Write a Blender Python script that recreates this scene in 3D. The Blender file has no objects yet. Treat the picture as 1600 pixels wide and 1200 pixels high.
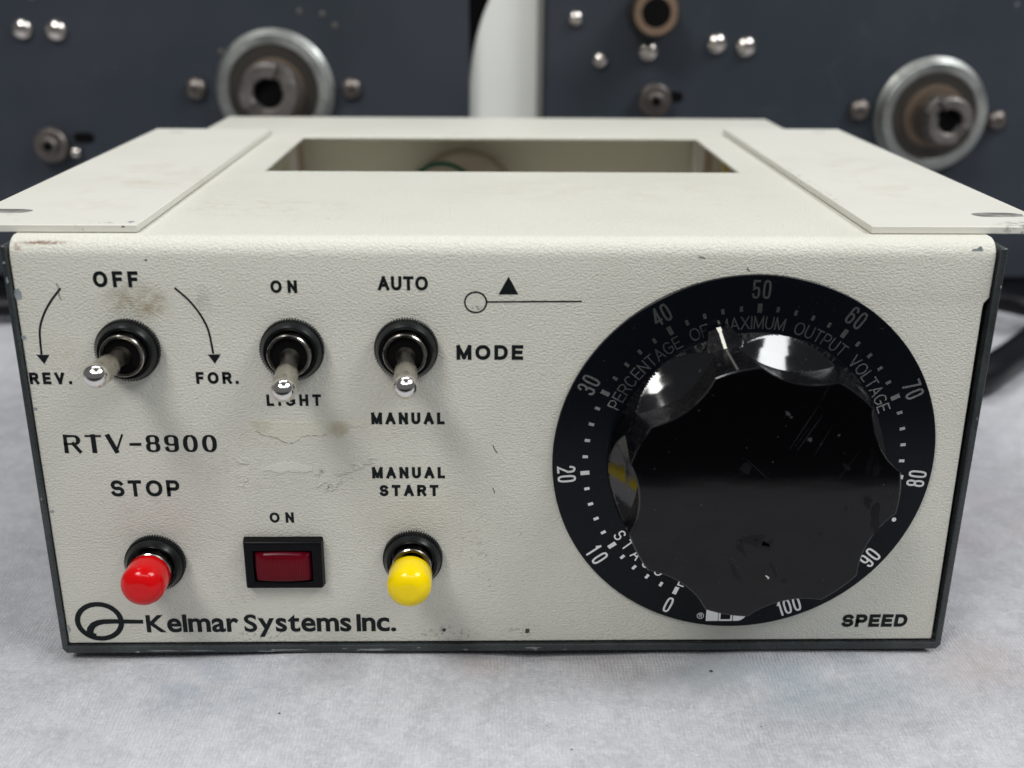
import bpy, math, random
from mathutils import Vector, Matrix, noise as mn
random.seed(7)
S = 0.001                                   # everything below is written in millimetres
sc = bpy.context.scene
col = sc.collection
R = math.radians

# ------------------------------------------------------------------ camera
cd = bpy.data.cameras.new('camera'); cam = bpy.data.objects.new('camera', cd); col.objects.link(cam)
sc.camera = cam
PITCH, YAW, ROLL, F = 0.3552, -0.0228, 0.0078, 1722.43
cd.sensor_width = 36.0; cd.lens = F/1600*36
cam.location = (-4.225*S, -234.96*S, 155.49*S)
cam.rotation_euler = (Matrix.Rotation(YAW, 4, 'Z') @ Matrix.Rotation(math.pi/2-PITCH, 4, 'X') @ Matrix.Rotation(ROLL, 4, 'Z')).to_euler()
cd.clip_start = 0.01; cd.clip_end = 50
cd.dof.use_dof = True; cd.dof.focus_distance = 0.262; cd.dof.aperture_fstop = 11.5

# ------------------------------------------------------------------ light
sc.view_settings.view_transform = 'Standard'; sc.view_settings.look = 'None'
sc.view_settings.gamma = 1; sc.view_settings.exposure = 0
w = bpy.data.worlds.new('World'); sc.world = w; w.use_nodes = True
bg = w.node_tree.nodes['Background']; bg.inputs[0].default_value = (0.93, 0.96, 1.0, 1); bg.inputs[1].default_value = 0.14

def area(name, loc, target, sx, sy, power, colr):
    l = bpy.data.lights.new(name, 'AREA'); l.shape = 'RECTANGLE'; l.size = sx; l.size_y = sy
    l.energy = power; l.color = colr
    o = bpy.data.objects.new(name, l); col.objects.link(o)
    o.location = loc
    o.rotation_euler = (Vector(target)-Vector(loc)).to_track_quat('-Z', 'Y').to_euler()
    return o
area('ceiling_and_fill_light', (-0.58, -0.70, 1.25), (0, 0, 0.05), 0.42, 0.42, 11, (1, 0.985, 0.95))
area('ceiling_and_fill_light', (0.96, -0.30, 1.25), (0, 0, 0.05), 0.75, 0.50, 15, (0.97, 0.99, 1))
area('ceiling_and_fill_light', (-0.10, 0.45, 1.70), (0, 0.1, 0.0), 1.5, 0.22, 9, (0.97, 0.99, 1))  # added overhead strip that brightens the box top while sparing its front
area('ceiling_and_fill_light', (0.10, -1.30, 1.45), (0, 0.0, 0.05), 1.7, 0.35, 6.5, (0.97, 0.99, 1))  # added broad frontal fill, standing in for ceiling bounce

# ------------------------------------------------------------------ materials
def mat(name, base, rough=0.5, metal=0.0, spec=0.5, coat=0.0, coat_rough=0.05, emit=None):
    m = bpy.data.materials.new(name); m.use_nodes = True
    b = m.node_tree.nodes['Principled BSDF']
    b.inputs['Base Color'].default_value = (*base, 1)
    b.inputs['Roughness'].default_value = rough
    b.inputs['Metallic'].default_value = metal
    b.inputs['Specular IOR Level'].default_value = spec
    b.inputs['Coat Weight'].default_value = coat
    b.inputs['Coat Roughness'].default_value = coat_rough
    return m

class NT:
    """small helper to write node graphs"""
    def __init__(s, m):
        s.m = m; s.t = m.node_tree; s.b = s.t.nodes['Principled BSDF']
        s.tc = s.t.nodes.new('ShaderNodeTexCoord'); s.co = s.tc.outputs['Object']
    def n(s, kind, **kw):
        x = s.t.nodes.new(kind)
        for k, v in kw.items(): setattr(x, k, v)
        return x
    def link(s, a, b): s.t.links.new(a, b)
    def setin(s, sock, v):
        if hasattr(v, 'links'): s.link(v, sock)
        else: sock.default_value = v
    def math(s, op, a, b=0.0, clamp=False):
        x = s.n('ShaderNodeMath', operation=op, use_clamp=clamp)
        s.setin(x.inputs[0], a); s.setin(x.inputs[1], b); return x.outputs[0]
    def mapping(s, scale=(1, 1, 1), loc=(0, 0, 0), src=None):
        x = s.n('ShaderNodeMapping'); s.link(src or s.co, x.inputs[0])
        x.inputs['Scale'].default_value = scale; x.inputs['Location'].default_value = loc
        return x.outputs[0]
    def noise(s, scale, detail=3, rough=0.5, dist=0.0, src=None):
        x = s.n('ShaderNodeTexNoise'); s.link(src or s.co, x.inputs['Vector'])
        x.inputs['Scale'].default_value = scale; x.inputs['Detail'].default_value = detail
        x.inputs['Roughness'].default_value = rough; x.inputs['Distortion'].default_value = dist
        return x.outputs['Fac']
    def ramp(s, v, lo, hi, a=0.0, b=1.0):
        x = s.n('ShaderNodeMapRange'); x.interpolation_type = 'SMOOTHSTEP'
        s.setin(x.inputs[0], v)
        for i, q in enumerate((lo, hi, a, b)): x.inputs[i+1].default_value = q
        return x.outputs[0]
    def mix(s, fac, a, b):
        x = s.n('ShaderNodeMix', data_type='RGBA')
        s.setin(x.inputs[0], fac)
        for i, q in ((6, a), (7, b)):
            if isinstance(q, tuple): q = (*q[:3], 1)
            s.setin(x.inputs[i], q)
        return x.outputs[2]
    def bump(s, h, dist, strength=1.0, prev=None):
        x = s.n('ShaderNodeBump'); s.link(h, x.inputs['Height'])
        x.inputs['Distance'].default_value = dist; x.inputs['Strength'].default_value = strength
        if prev: s.link(prev, x.inputs['Normal'])
        return x.outputs[0]
    def blob(s, c, r):
        """soft ellipsoid mask, 1 in the middle, centre and radii in mm, object space"""
        x = s.n('ShaderNodeVectorMath', operation='SUBTRACT'); s.link(s.co, x.inputs[0]); x.inputs[1].default_value = [q*S for q in c]
        y = s.n('ShaderNodeVectorMath', operation='DIVIDE'); s.link(x.outputs[0], y.inputs[0]); y.inputs[1].default_value = [q*S for q in r]
        z = s.n('ShaderNodeVectorMath', operation='LENGTH'); s.link(y.outputs[0], z.inputs[0])
        return s.math('SUBTRACT', 1.0, z.outputs['Value'], clamp=True)

def textured_paint(name, base, bump_amt=0.09, stains=(), scale=1.0, rough=0.42, grime=0.3):
    m = mat(name, base, rough, spec=0.4); g = NT(m)
    n1 = g.noise(1750*scale, 3, 0.6, 0.25, g.mapping((0.85, 1.0, 1.2)))
    n2 = g.noise(2300*scale, 2, 0.5)
    h = g.math('ADD', n1, g.math('MULTIPLY', n2, 0.28))
    nb = g.bump(h, bump_amt*S, 1.0)
    colr = base
    # broad hand-soiled tone changes
    big = g.ramp(g.noise(28, 4, 0.6), 0.42, 0.75)
    colr = g.mix(g.math('MULTIPLY', big, grime), base, (base[0]*0.86, base[1]*0.84, base[2]*0.80))
    sp = g.ramp(g.noise(420, 2, 0.5), 0.755, 0.80)
    colr = g.mix(g.math('MULTIPLY', sp, 0.45), colr, (0.22, 0.20, 0.17))
    for (c, r, tint, amt, sc_, lo, hi) in stains:
        bl = g.ramp(g.blob(c, r), 0.0, 0.75)
        nz = g.ramp(g.noise(sc_, 4, 0.65, 0.5), lo, hi)
        f = g.math('MULTIPLY', g.math('MULTIPLY', bl, nz), amt)
        colr = g.mix(f, colr, tint)
    g.link(colr, g.b.inputs['Base Color']); g.link(nb, g.b.inputs['Normal'])
    return m

WHITE = (0.70, 0.69, 0.615)
brown, grey, dark = (0.30, 0.24, 0.15), (0.30, 0.30, 0.29), (0.07, 0.07, 0.065)
stains = [
    ((-82, 0, 88), (9, 6, 6), brown, 0.75, 300, 0.25, 0.75), ((-78, 0, 87), (5, 6, 3.5), (0.34, 0.25, 0.13), 0.6, 600, 0.3, 0.7),
    ((-67, 0, 87), (5, 6, 6), grey, 0.45, 350, 0.3, 0.8), ((-99, 0, 75), (7, 6, 8), (0.5, 0.43, 0.28), 0.35, 300, 0.3, 0.8),
    ((-84, 0, 36), (16, 6, 11), (0.60, 0.47, 0.42), 0.35, 160, 0.3, 0.8), ((-24, 0, 34), (14, 6, 10), (0.58, 0.46, 0.38), 0.35, 160, 0.3, 0.8),
    ((-55, 0, 56), (10, 6, 5), (0.56, 0.52, 0.36), 0.45, 420, 0.35, 0.7), ((-35, 0, 57), (16, 6, 5), (0.58, 0.53, 0.40), 0.35, 300, 0.35, 0.7),
    ((-60, 0, 47), (16, 6, 9), (0.52, 0.49, 0.40), 0.45, 420, 0.4, 0.75), ((-8, 0, 28), (5, 6, 14), grey, 0.5, 700, 0.52, 0.7),
    ((-64, 0, 13), (4, 6, 5), dark, 0.7, 900, 0.56, 0.72), ((-66, 0, 18), (8, 6, 9), grey, 0.35, 500, 0.5, 0.8),
    ((-5, 0, 20), (3, 6, 12), dark, 0.7, 1100, 0.58, 0.7), ((-6.8, 0, 86.3), (1.8, 6, 0.9), dark, 0.8, 1600, 0.45, 0.62),
    ((-60, 0, 2), (14, 6, 2.6), dark, 0.6, 900, 0.52, 0.68), ((-16, 0, 2.4), (12, 6, 3), dark, 0.7, 800, 0.52, 0.68),
    ((4, 0, 3.2), (8, 6, 3), grey, 0.6, 800, 0.5, 0.68), ((10, 0, 50), (7, 6, 40), (0.5, 0.47, 0.38), 0.25, 200, 0.35, 0.8),
    ((-70, 0, 20), (36, 6, 26), (0.60, 0.56, 0.48), 0.15, 90, 0.3, 0.75), ((0, 0, 60), (60, 6, 50), (0.55, 0.53, 0.45), 0.2, 60, 0.35, 0.7),
    ((-100.5, 1.5, 100.5), (7.5, 5, 0.55), (0.25, 0.16, 0.11), 0.95, 1100, 0.36, 0.52), ((-106, 1, 99.6), (1.3, 5, 1.3), (0.32, 0.21, 0.14), 0.7, 900, 0.35, 0.6),
    ((-60, 35, 102), (35, 18, 4), (0.5, 0.43, 0.36), 0.30, 220, 0.45, 0.7), ((-45, 20, 102), (14, 8, 4), grey, 0.4, 600, 0.58, 0.7),
    ((30, 60, 102), (60, 30, 4), (0.55, 0.48, 0.36), 0.22, 120, 0.4, 0.7), ((60, 40, 102), (12, 30, 4), brown, 0.35, 800, 0.6, 0.72),
]
M_cover = textured_paint('cream_textured_paint', WHITE, 0.34, stains)
M_plate = textured_paint('cream_plate_paint', (0.70, 0.69, 0.625), 0.030, [
    ((-118, 12, 103), (16, 9, 4), dark, 0.5, 500, 0.56, 0.7), ((120, 6, 103), (13, 8, 5), (0.10, 0.08, 0.07), 0.9, 600, 0.45, 0.6),
    ((-88, 6, 103), (10, 5, 4), dark, 0.6, 700, 0.58, 0.7), ((-95, 60, 103), (22, 60, 5), (0.55, 0.44, 0.34), 0.35, 110, 0.45, 0.7),
    ((100, 80, 103), (22, 70, 5), (0.55, 0.46, 0.36), 0.3, 110, 0.45, 0.7), ((82, 60, 103), (2, 40, 4), dark, 0.7, 900, 0.55, 0.65)], rough=0.45)

def metal_paint(name, base, rough, amt=0.25):
    m = mat(name, base, rough, spec=0.5); g = NT(m)
    n = g.noise(160, 4, 0.6)
    g.link(g.mix(g.ramp(n, 0.35, 0.8), base, tuple(min(1, q*(1+amt*2)+0.004) for q in base)), g.b.inputs['Base Color'])
    g.link(g.ramp(g.noise(500, 3, 0.6), 0.3, 0.8, rough*0.8, min(1, rough*1.3)), g.b.inputs['Roughness'])
    g.link(g.bump(g.noise(1500, 2, 0.5), 0.012*S), g.b.inputs['Normal'])
    return m
M_chassis = metal_paint('green_grey_chassis', (0.028, 0.033, 0.034), 0.30)
M_chip = metal_paint('bare_steel_chip', (0.24, 0.26, 0.27), 0.45)
M_flake = metal_paint('worn_edge_metal', (0.20, 0.21, 0.21), 0.35)
M_ink = mat('black_ink', (0.006, 0.009, 0.010), 0.5, spec=0.2)
M_inner = mat('inner_paint', (0.88, 0.85, 0.75), 0.6)
M_black = mat('black_nylon', (0.005, 0.006, 0.007), 0.30, spec=0.32)
M_bezel = mat('black_bezel', (0.003, 0.003, 0.004), 0.35, spec=0.12)
M_hole = mat('bore_shade', (0.003, 0.003, 0.003), 0.7, spec=0.08)  # near-black colour standing in for shade in bores, sockets and gaps

def brushed(name, base, rough, sc_=(40, 900, 900), amt=0.02):
    m = mat(name, base, rough, metal=1.0); g = NT(m)
    n = g.noise(1.0, 3, 0.6, 0, g.mapping(sc_))
    g.link(g.ramp(n, 0.25, 0.8, rough*0.7, rough*1.5), g.b.inputs['Roughness'])
    g.link(g.bump(n, amt*S, 0.5), g.b.inputs['Normal'])
    g.link(g.mix(g.ramp(g.noise(700, 3, 0.6), 0.4, 0.75), base, tuple(q*0.72 for q in base)), g.b.inputs['Base Color'])
    return m
M_chrome = mat('polished_nickel', (0.80, 0.77, 0.73), 0.09, metal=1.0)
M_nickel = brushed('satin_nickel', (0.50, 0.46, 0.40), 0.30)
M_neck = brushed('tarnished_neck', (0.075, 0.07, 0.06), 0.45, (300, 300, 300), 0.02)
M_ring = brushed('bushing_metal', (0.42, 0.40, 0.365), 0.22, (300, 300, 300), 0.003)
M_steel = brushed('steel_screw', (0.21, 0.185, 0.17), 0.42)
M_shiny = mat('shiny_screw', (0.74, 0.68, 0.63), 0.16, metal=1.0)
M_hub = brushed('hub_aluminium', (0.42, 0.43, 0.41), 0.46, (60, 60, 60), 0.004)
M_collar = brushed('collar_steel', (0.29, 0.265, 0.25), 0.42, (100, 100, 100), 0.005)
M_recess = mat('recess_iron', (0.045, 0.040, 0.034), 0.45, metal=0.4)
M_tan = mat('tan_core', (0.12, 0.085, 0.06), 0.45, metal=0.3)

def plastic_cap(name, base):
    m = mat(name, base, 0.16, spec=0.32); g = NT(m)
    b = g.b; b.inputs['Subsurface Weight'].default_value = 0.0
    g.link(g.bump(g.noise(260, 2, 0.5), 0.03*S, 0.5), b.inputs['Normal'])
    g.link(g.ramp(g.noise(500, 3, 0.6), 0.35, 0.85, 0.13, 0.20), b.inputs['Roughness'])
    return m
M_red = plastic_cap('red_vinyl', (0.62, 0.002, 0.004))
M_yellow = plastic_cap('yellow_vinyl', (0.90, 0.66, 0.0))

# dial: anodised black aluminium, printing is the bare metal
M_dial = mat('black_anodised', (0.0035, 0.0045, 0.007), 0.22, spec=0.16)
g = NT(M_dial)
g.link(g.bump(g.noise(1.0, 2, 0.5, 0, g.mapping((60, 60, 2600))), 0.004*S), g.b.inputs['Normal'])
g.link(g.mix(g.ramp(g.noise(2600, 1, 0.5), 0.76, 0.80), (0.0035, 0.0045, 0.007), (0.05, 0.055, 0.06)), g.b.inputs['Base Color'])
M_print = mat('bare_aluminium_print', (0.78, 0.78, 0.75), 0.24, metal=1.0)

# knob: glossy phenolic with scratches and smears
M_knob = mat('black_phenolic', (0.0012, 0.0012, 0.002), 0.06, spec=0.34)
g = NT(M_knob)
def scratches(g, ang, scale, thr, seedloc):
    mp = g.n('ShaderNodeMapping'); g.link(g.co, mp.inputs[0])
    mp.inputs['Rotation'].default_value = (0, ang, 0); mp.inputs['Scale'].default_value = (scale*0.6, 1, 110); mp.inputs['Location'].default_value = seedloc
    return g.ramp(g.noise(1.0, 1, 0.4, 0.1, mp.outputs[0]), thr, thr+0.02)
s1 = g.math('ADD', scratches(g, R(28), 2600, 0.80, (3, 0, 1)), scratches(g, R(-50), 2400, 0.82, (9, 0, 5)), clamp=True)
smear = g.ramp(g.noise(70, 5, 0.7, 1.0), 0.60, 0.74)
rg = g.math('ADD', 0.085, g.math('ADD', g.math('MULTIPLY', s1, 0.25), g.math('MULTIPLY', smear, 0.10)))
g.link(rg, g.b.inputs['Roughness'])
speck = g.ramp(g.noise(1500, 1, 0.5), 0.765, 0.785)
cc = g.mix(g.math('MULTIPLY', s1, 0.5), (0.0015, 0.0015, 0.002), (0.05, 0.05, 0.055))
cc = g.mix(g.math('MULTIPLY', speck, 0.6), cc, (0.14, 0.14, 0.14))
for c, r in (((1, 0, -13), (7, 8, 4.5)), ((26, 0, -4), (4.5, 8, 9))):
    pass
g.link(cc, g.b.inputs['Base Color'])
g.link(g.bump(g.noise(1.0, 3, 0.5, 0, g.mapping((22, 22, 60))), 0.16*S, 0.5), g.b.inputs['Normal'])
M_line = mat('white_index_paint', (0.72, 0.70, 0.62), 0.5)
M_knobside = mat('knob_side_phenolic', (0.002, 0.002, 0.003), 0.15, spec=0.85)
g = NT(M_knobside)
cc = g.mix(g.ramp(g.noise(1300, 1, 0.5), 0.72, 0.76), (0.002, 0.002, 0.003), (0.05, 0.05, 0.05))
g.link(cc, g.b.inputs['Base Color'])
g.link(g.ramp(g.noise(220, 5, 0.7), 0.40, 0.8, 0.08, 0.15), g.b.inputs['Roughness'])
g.link(g.bump(g.noise(1.0, 2, 0.5, 0, g.mapping((500, 500, 500))), 0.004*S, 0.5), g.b.inputs['Normal'])
M_wallside = mat('knob_worn_wall', (0.002, 0.002, 0.003), 0.28, spec=0.30)
g = NT(M_wallside)
g.link(g.ramp(g.noise(300, 5, 0.7), 0.35, 0.75, 0.20, 0.36), g.b.inputs['Roughness'])
g.link(g.mix(g.ramp(g.noise(900, 2, 0.5), 0.66, 0.74), (0.002, 0.002, 0.003), (0.02, 0.02, 0.02)), g.b.inputs['Base Color'])

# indicator lens
M_lens = mat('red_lens', (0.17, 0.002, 0.010), 0.25, spec=0.16)
g = NT(M_lens)
sx = g.n('ShaderNodeSeparateXYZ'); g.link(g.co, sx.inputs[0])
def saw(sock, per):
    q = g.math('MODULO', g.math('ADD', sock, 1.0), per*S)
    q = g.math('DIVIDE', q, per*S)
    return g.math('ABSOLUTE', g.math('SUBTRACT', q, 0.5))
gx, gz = saw(sx.outputs['X'], 0.60), saw(sx.outputs['Z'], 0.60)
inx = g.ramp(g.math('ABSOLUTE', sx.outputs['X']), 0.0054, 0.0058, 1, 0)
inz = g.ramp(g.math('ABSOLUTE', sx.outputs['Z']), 0.0031, 0.0035, 1, 0)
zone = g.math('MULTIPLY', inx, inz)
grid = g.ramp(g.math('MAXIMUM', gx, gz), 0.30, 0.48)
f = g.math('MULTIPLY', zone, grid)
c0 = g.mix(zone, (0.085, 0.001, 0.008), (0.15, 0.001, 0.008))
g.link(g.mix(f, c0, (0.045, 0.001, 0.003)), g.b.inputs['Base Color'])

# cloth
M_cloth = mat('grey_felt_cloth', (0.46, 0.46, 0.485), 0.95, spec=0.1)
g = NT(M_cloth)
g.b.inputs['Sheen Weight'].default_value = 0.15
base = g.mix(g.ramp(g.noise(110, 6, 0.72, 0.3), 0.33, 0.67), (0.455, 0.458, 0.485), (0.575, 0.575, 0.608))
base = g.mix(g.math('MULTIPLY', g.ramp(g.noise(620, 4, 0.75, 0.6), 0.42, 0.70), 0.55), base, (0.70, 0.70, 0.725))
for c, r, t, a in (((-6, -4, -3), (12, 9, 9), (0.36, 0.25, 0.22), 0.5), ((-72, -12, -3), (26, 22, 9), (0.28, 0.36, 0.44), 0.6), ((72, -14, -3), (40, 24, 9), (0.26, 0.34, 0.40), 0.65),
                   ((44, -8, -3), (30, 12, 9), (0.30, 0.36, 0.40), 0.5), ((118, -6, -3), (26, 22, 9), (0.46, 0.36, 0.33), 0.5), ((150, 70, -3), (60, 40, 9), (0.50, 0.38, 0.36), 0.4),
                   ((-135, 40, -3), (20, 60, 9), (0.30, 0.33, 0.40), 0.4), ((-130, -15, -3), (30, 20, 9), (0.42, 0.40, 0.47), 0.3), ((30, -5, -3), (20, 14, 9), (0.44, 0.35, 0.33), 0.35)):
    base = g.mix(g.math('MULTIPLY', g.math('MULTIPLY', g.ramp(g.blob(c, r), 0, 0.9), a*0.7), g.ramp(g.noise(60, 4, 0.6), 0.3, 0.6)), base, t)
lint = g.ramp(g.noise(300, 1, 0.5), 0.815, 0.83)
base = g.mix(lint, base, (0.05, 0.05, 0.05))
g.link(base, g.b.inputs['Base Color'])
sx = g.n('ShaderNodeSeparateXYZ'); g.link(g.co, sx.inputs[0])
wob = g.math('MULTIPLY', g.noise(300, 2, 0.5), 0.0012)
wy = g.math('SINE', g.math('MULTIPLY', g.math('ADD', sx.outputs['Y'], wob), 2*math.pi/0.00105))
wx = g.math('SINE', g.math('MULTIPLY', g.math('ADD', sx.outputs['X'], wob), 2*math.pi/0.0009))
knit = g.math('ADD', g.math('MULTIPLY', wy, 0.28), g.math('MULTIPLY', wx, 0.42))
h = g.math('ADD', g.math('MULTIPLY', knit, 0.6), g.math('MULTIPLY', g.noise(1500, 4, 0.7, 0.8), 1.9))
nb = g.bump(g.noise(75, 5, 0.6, 0.5), 1.1*S, 0.5)
g.link(g.bump(h, 0.24*S, 1.0, nb), g.b.inputs['Normal'])

M_navy = mat('navy_crinkle_paint', (0.030, 0.040, 0.058), 0.45, spec=0.35)
g = NT(M_navy)
c = g.mix(g.ramp(g.noise(9, 3, 0.6), 0.3, 0.7), (0.024, 0.032, 0.042), (0.038, 0.044, 0.057))
c = g.mix(g.math('MULTIPLY', g.ramp(g.noise(55, 6, 0.75, 1.0), 0.56, 0.8), 0.6), c, (0.065, 0.075, 0.09))
c = g.mix(g.ramp(g.noise(150, 1, 0.5), 0.79, 0.82), c, (0.16, 0.17, 0.18))
g.link(c, g.b.inputs['Base Color'])
g.link(g.bump(g.noise(1100, 3, 0.6), 0.09*S), g.b.inputs['Normal'])
M_case = mat('dark_case', (0.004, 0.005, 0.007), 0.6, spec=0.2)
M_board = mat('pale_grey_board', (0.56, 0.57, 0.545), 0.5)
g = NT(M_board); g.link(g.mix(g.noise(12, 3, 0.5), (0.80, 0.81, 0.77), (0.85, 0.86, 0.83)), g.b.inputs['Base Color'])
M_strip = mat('strip_grey', (0.17, 0.165, 0.155), 0.5)
M_rubber = mat('black_rubber', (0.004, 0.004, 0.006), 0.38, spec=0.25)
M_floor = mat('dark_floor', (0.012, 0.012, 0.013), 0.7)
g = NT(M_floor); g.link(g.mix(g.noise(3, 4, 0.6), (0.009, 0.009, 0.010), (0.016, 0.016, 0.017)), g.b.inputs['Base Color'])
M_wall = mat('far_wall', (0.004, 0.004, 0.005), 0.9, spec=0.1)
M_wood = mat('table_board', (0.25, 0.2, 0.15), 0.6)
M_green = mat('green_wire', (0.005, 0.10, 0.065), 0.35)
M_ywire = mat('yellow_wire', (0.65, 0.50, 0.12), 0.4)
M_wwire = mat('white_post', (0.90, 0.88, 0.90), 0.35)
M_pink = mat('pink_brown_post', (0.50, 0.40, 0.34), 0.5)
M_residue = textured_paint('glue_residue', (0.665, 0.65, 0.55), 0.26, [((-38.5, 0, 57.2), (4, 6, 3), (0.45, 0.40, 0.28), 0.7, 300, 0.1, 0.5), ((-57, 0, 58), (4, 6, 3), (0.50, 0.46, 0.34), 0.6, 300, 0.2, 0.6)], rough=0.33)
M_crust = textured_paint('dried_glue', (0.71, 0.70, 0.635), 0.20, (), 1.5, rough=0.28)
M_hair = mat('dark_mark', (0.05, 0.045, 0.04), 0.6)

# ------------------------------------------------------------------ geometry helpers (mm, world coordinates)
WO = {}
def mesh(name, vs, fs, m, parent=None, origin=None, smooth=None, label=None, kind=None, mats=None, fm=None):
    if origin is None:
        lo = [min(v[i] for v in vs) for i in range(3)]; hi = [max(v[i] for v in vs) for i in range(3)]
        origin = [(a+b)/2 for a, b in zip(lo, hi)]
    me = bpy.data.meshes.new(name)
    me.from_pydata([((v[0]-origin[0])*S, (v[1]-origin[1])*S, (v[2]-origin[2])*S) for v in vs], [], fs)
    me.validate()
    for q in (mats or [m]): me.materials.append(q)
    if fm:
        for p, i in zip(me.polygons, fm): p.material_index = i
    if smooth is not None:
        me.shade_smooth(); me.set_sharp_from_angle(angle=R(smooth))
    o = bpy.data.objects.new(name, me); col.objects.link(o)
    po = WO[parent] if parent else (0, 0, 0)
    o.parent = parent
    o.location = [(a-b)*S for a, b in zip(origin, po)]
    WO[o] = tuple(origin)
    if label: o['label'] = label
    if kind: o['kind'] = kind
    return o
def thing(name, loc, label, cat, group=None):
    o = bpy.data.objects.new(name, None); col.objects.link(o); o.location = [q*S for q in loc]
    o.empty_display_size = 0.01; WO[o] = tuple(loc); o['label'] = label; o['category'] = cat
    if group: o['group'] = group
    return o
def part_empty(name, loc, parent, label=None):
    o = bpy.data.objects.new(name, None); col.objects.link(o); o.parent = parent; o.empty_display_size = 0.005
    o.location = [(a-b)*S for a, b in zip(loc, WO[parent])]; WO[o] = tuple(loc)
    if label: o['label'] = label
    return o
def boxgeo(x0, x1, y0, y1, z0, z1):
    v = [(x, y, z) for x in (x0, x1) for y in (y0, y1) for z in (z0, z1)]
    f = [(0, 1, 3, 2), (4, 6, 7, 5), (0, 4, 5, 1), (2, 3, 7, 6), (0, 2, 6, 4), (1, 5, 7, 3)]
    return v, f
def bevel(o, wdt, seg=2, ang=30):
    b = o.modifiers.new('bevel', 'BEVEL'); b.width = wdt*S; b.segments = seg; b.limit_method = 'ANGLE'; b.angle_limit = R(ang)
    o.data.shade_smooth(); o.data.set_sharp_from_angle(angle=R(50))
def join(parts):
    V, Fs = [], []
    for v, f in parts:
        k = len(V); V += v; Fs += [tuple(i+k for i in q) for q in f]
    return V, Fs
def lathe(profile, c, n=64, knurl=None, axis=None):
    """profile [(r, d)] around an axis leaving c=(x, y, z); default axis is towards the viewer (-y)"""
    ax = Vector(axis or (0, -1, 0)).normalized()
    u = ax.cross(Vector((0, 0, 1)));  u = Vector((1, 0, 0)) if u.length < 1e-4 else u.normalized()
    v_ = u.cross(ax)
    V, Fs = [], []
    for j, (r, d) in enumerate(profile):
        for i in range(n):
            a = 2*math.pi*i/n; rr = r
            if knurl and j in knurl[1]: rr = r-(knurl[0] if i % 4 in (0, 1) else 0)
            p = Vector(c)+ax*d+u*(rr*math.cos(a))+v_*(rr*math.sin(a)); V.append(tuple(p))
    for j in range(len(profile)-1):
        for i in range(n):
            k = (i+1) % n
            Fs.append((j*n+i, j*n+k, (j+1)*n+k, (j+1)*n+i))
    if profile[0][0] > 1e-6: Fs.append(tuple(range(n))[::-1])
    if profile[-1][0] > 1e-6: Fs.append(tuple((len(profile)-1)*n+i for i in range(n)))
    return V, Fs
def tube(path, r, n=12, sub=8):
    P = [Vector(p) for p in path]
    pts = []
    for i in range(len(P)-1):                # Catmull-Rom
        p0, p1, p2, p3 = P[max(i-1, 0)], P[i], P[i+1], P[min(i+2, len(P)-1)]
        for k in range(sub):
            t = k/sub
            pts.append(0.5*((2*p1)+(p2-p0)*t+(2*p0-5*p1+4*p2-p3)*t*t+(3*p1-p0-3*p2+p3)*t**3))
    pts.append(P[-1])
    V, Fs = [], []
    up = Vector((0.13, 0.2, 1)).normalized()
    for i, p in enumerate(pts):
        t = (pts[min(i+1, len(pts)-1)]-pts[max(i-1, 0)]).normalized()
        a = t.cross(up).normalized(); b = a.cross(t)
        for k in range(n):
            q = 2*math.pi*k/n; V.append(tuple(p+a*r*math.cos(q)+b*r*math.sin(q)))
    for i in range(len(pts)-1):
        for k in range(n):
            Fs.append((i*n+k, i*n+(k+1) % n, (i+1)*n+(k+1) % n, (i+1)*n+k))
    Fs += [tuple(range(n))[::-1], tuple((len(pts)-1)*n+k for k in range(n))]
    return V, Fs
def sector(c, r0, r1, d0, d1, a0, a1, n=24):
    """solid ring sector facing -y, angles in degrees (0 = right, 90 = up)"""
    V, Fs = [], []
    e = min(0.8, (r1-r0)*0.3)
    prof = [(r0, d0), (r1, d0), (r1, d1-e), (r1-e, d1), (r0+e, d1), (r0, d1-e)]
    for i in range(n+1):
        a = R(a0+(a1-a0)*i/n)
        for (r, d) in prof: V.append((c[0]+r*math.cos(a), c[1]-d, c[2]+r*math.sin(a)))
    k = len(prof)
    for i in range(n):
        for j in range(k):
            Fs.append((i*k+j, (i+1)*k+j, (i+1)*k+(j+1) % k, i*k+(j+1) % k))
    Fs += [tuple(range(k)), tuple(n*k+j for j in range(k))[::-1]]
    return V, Fs

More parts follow.
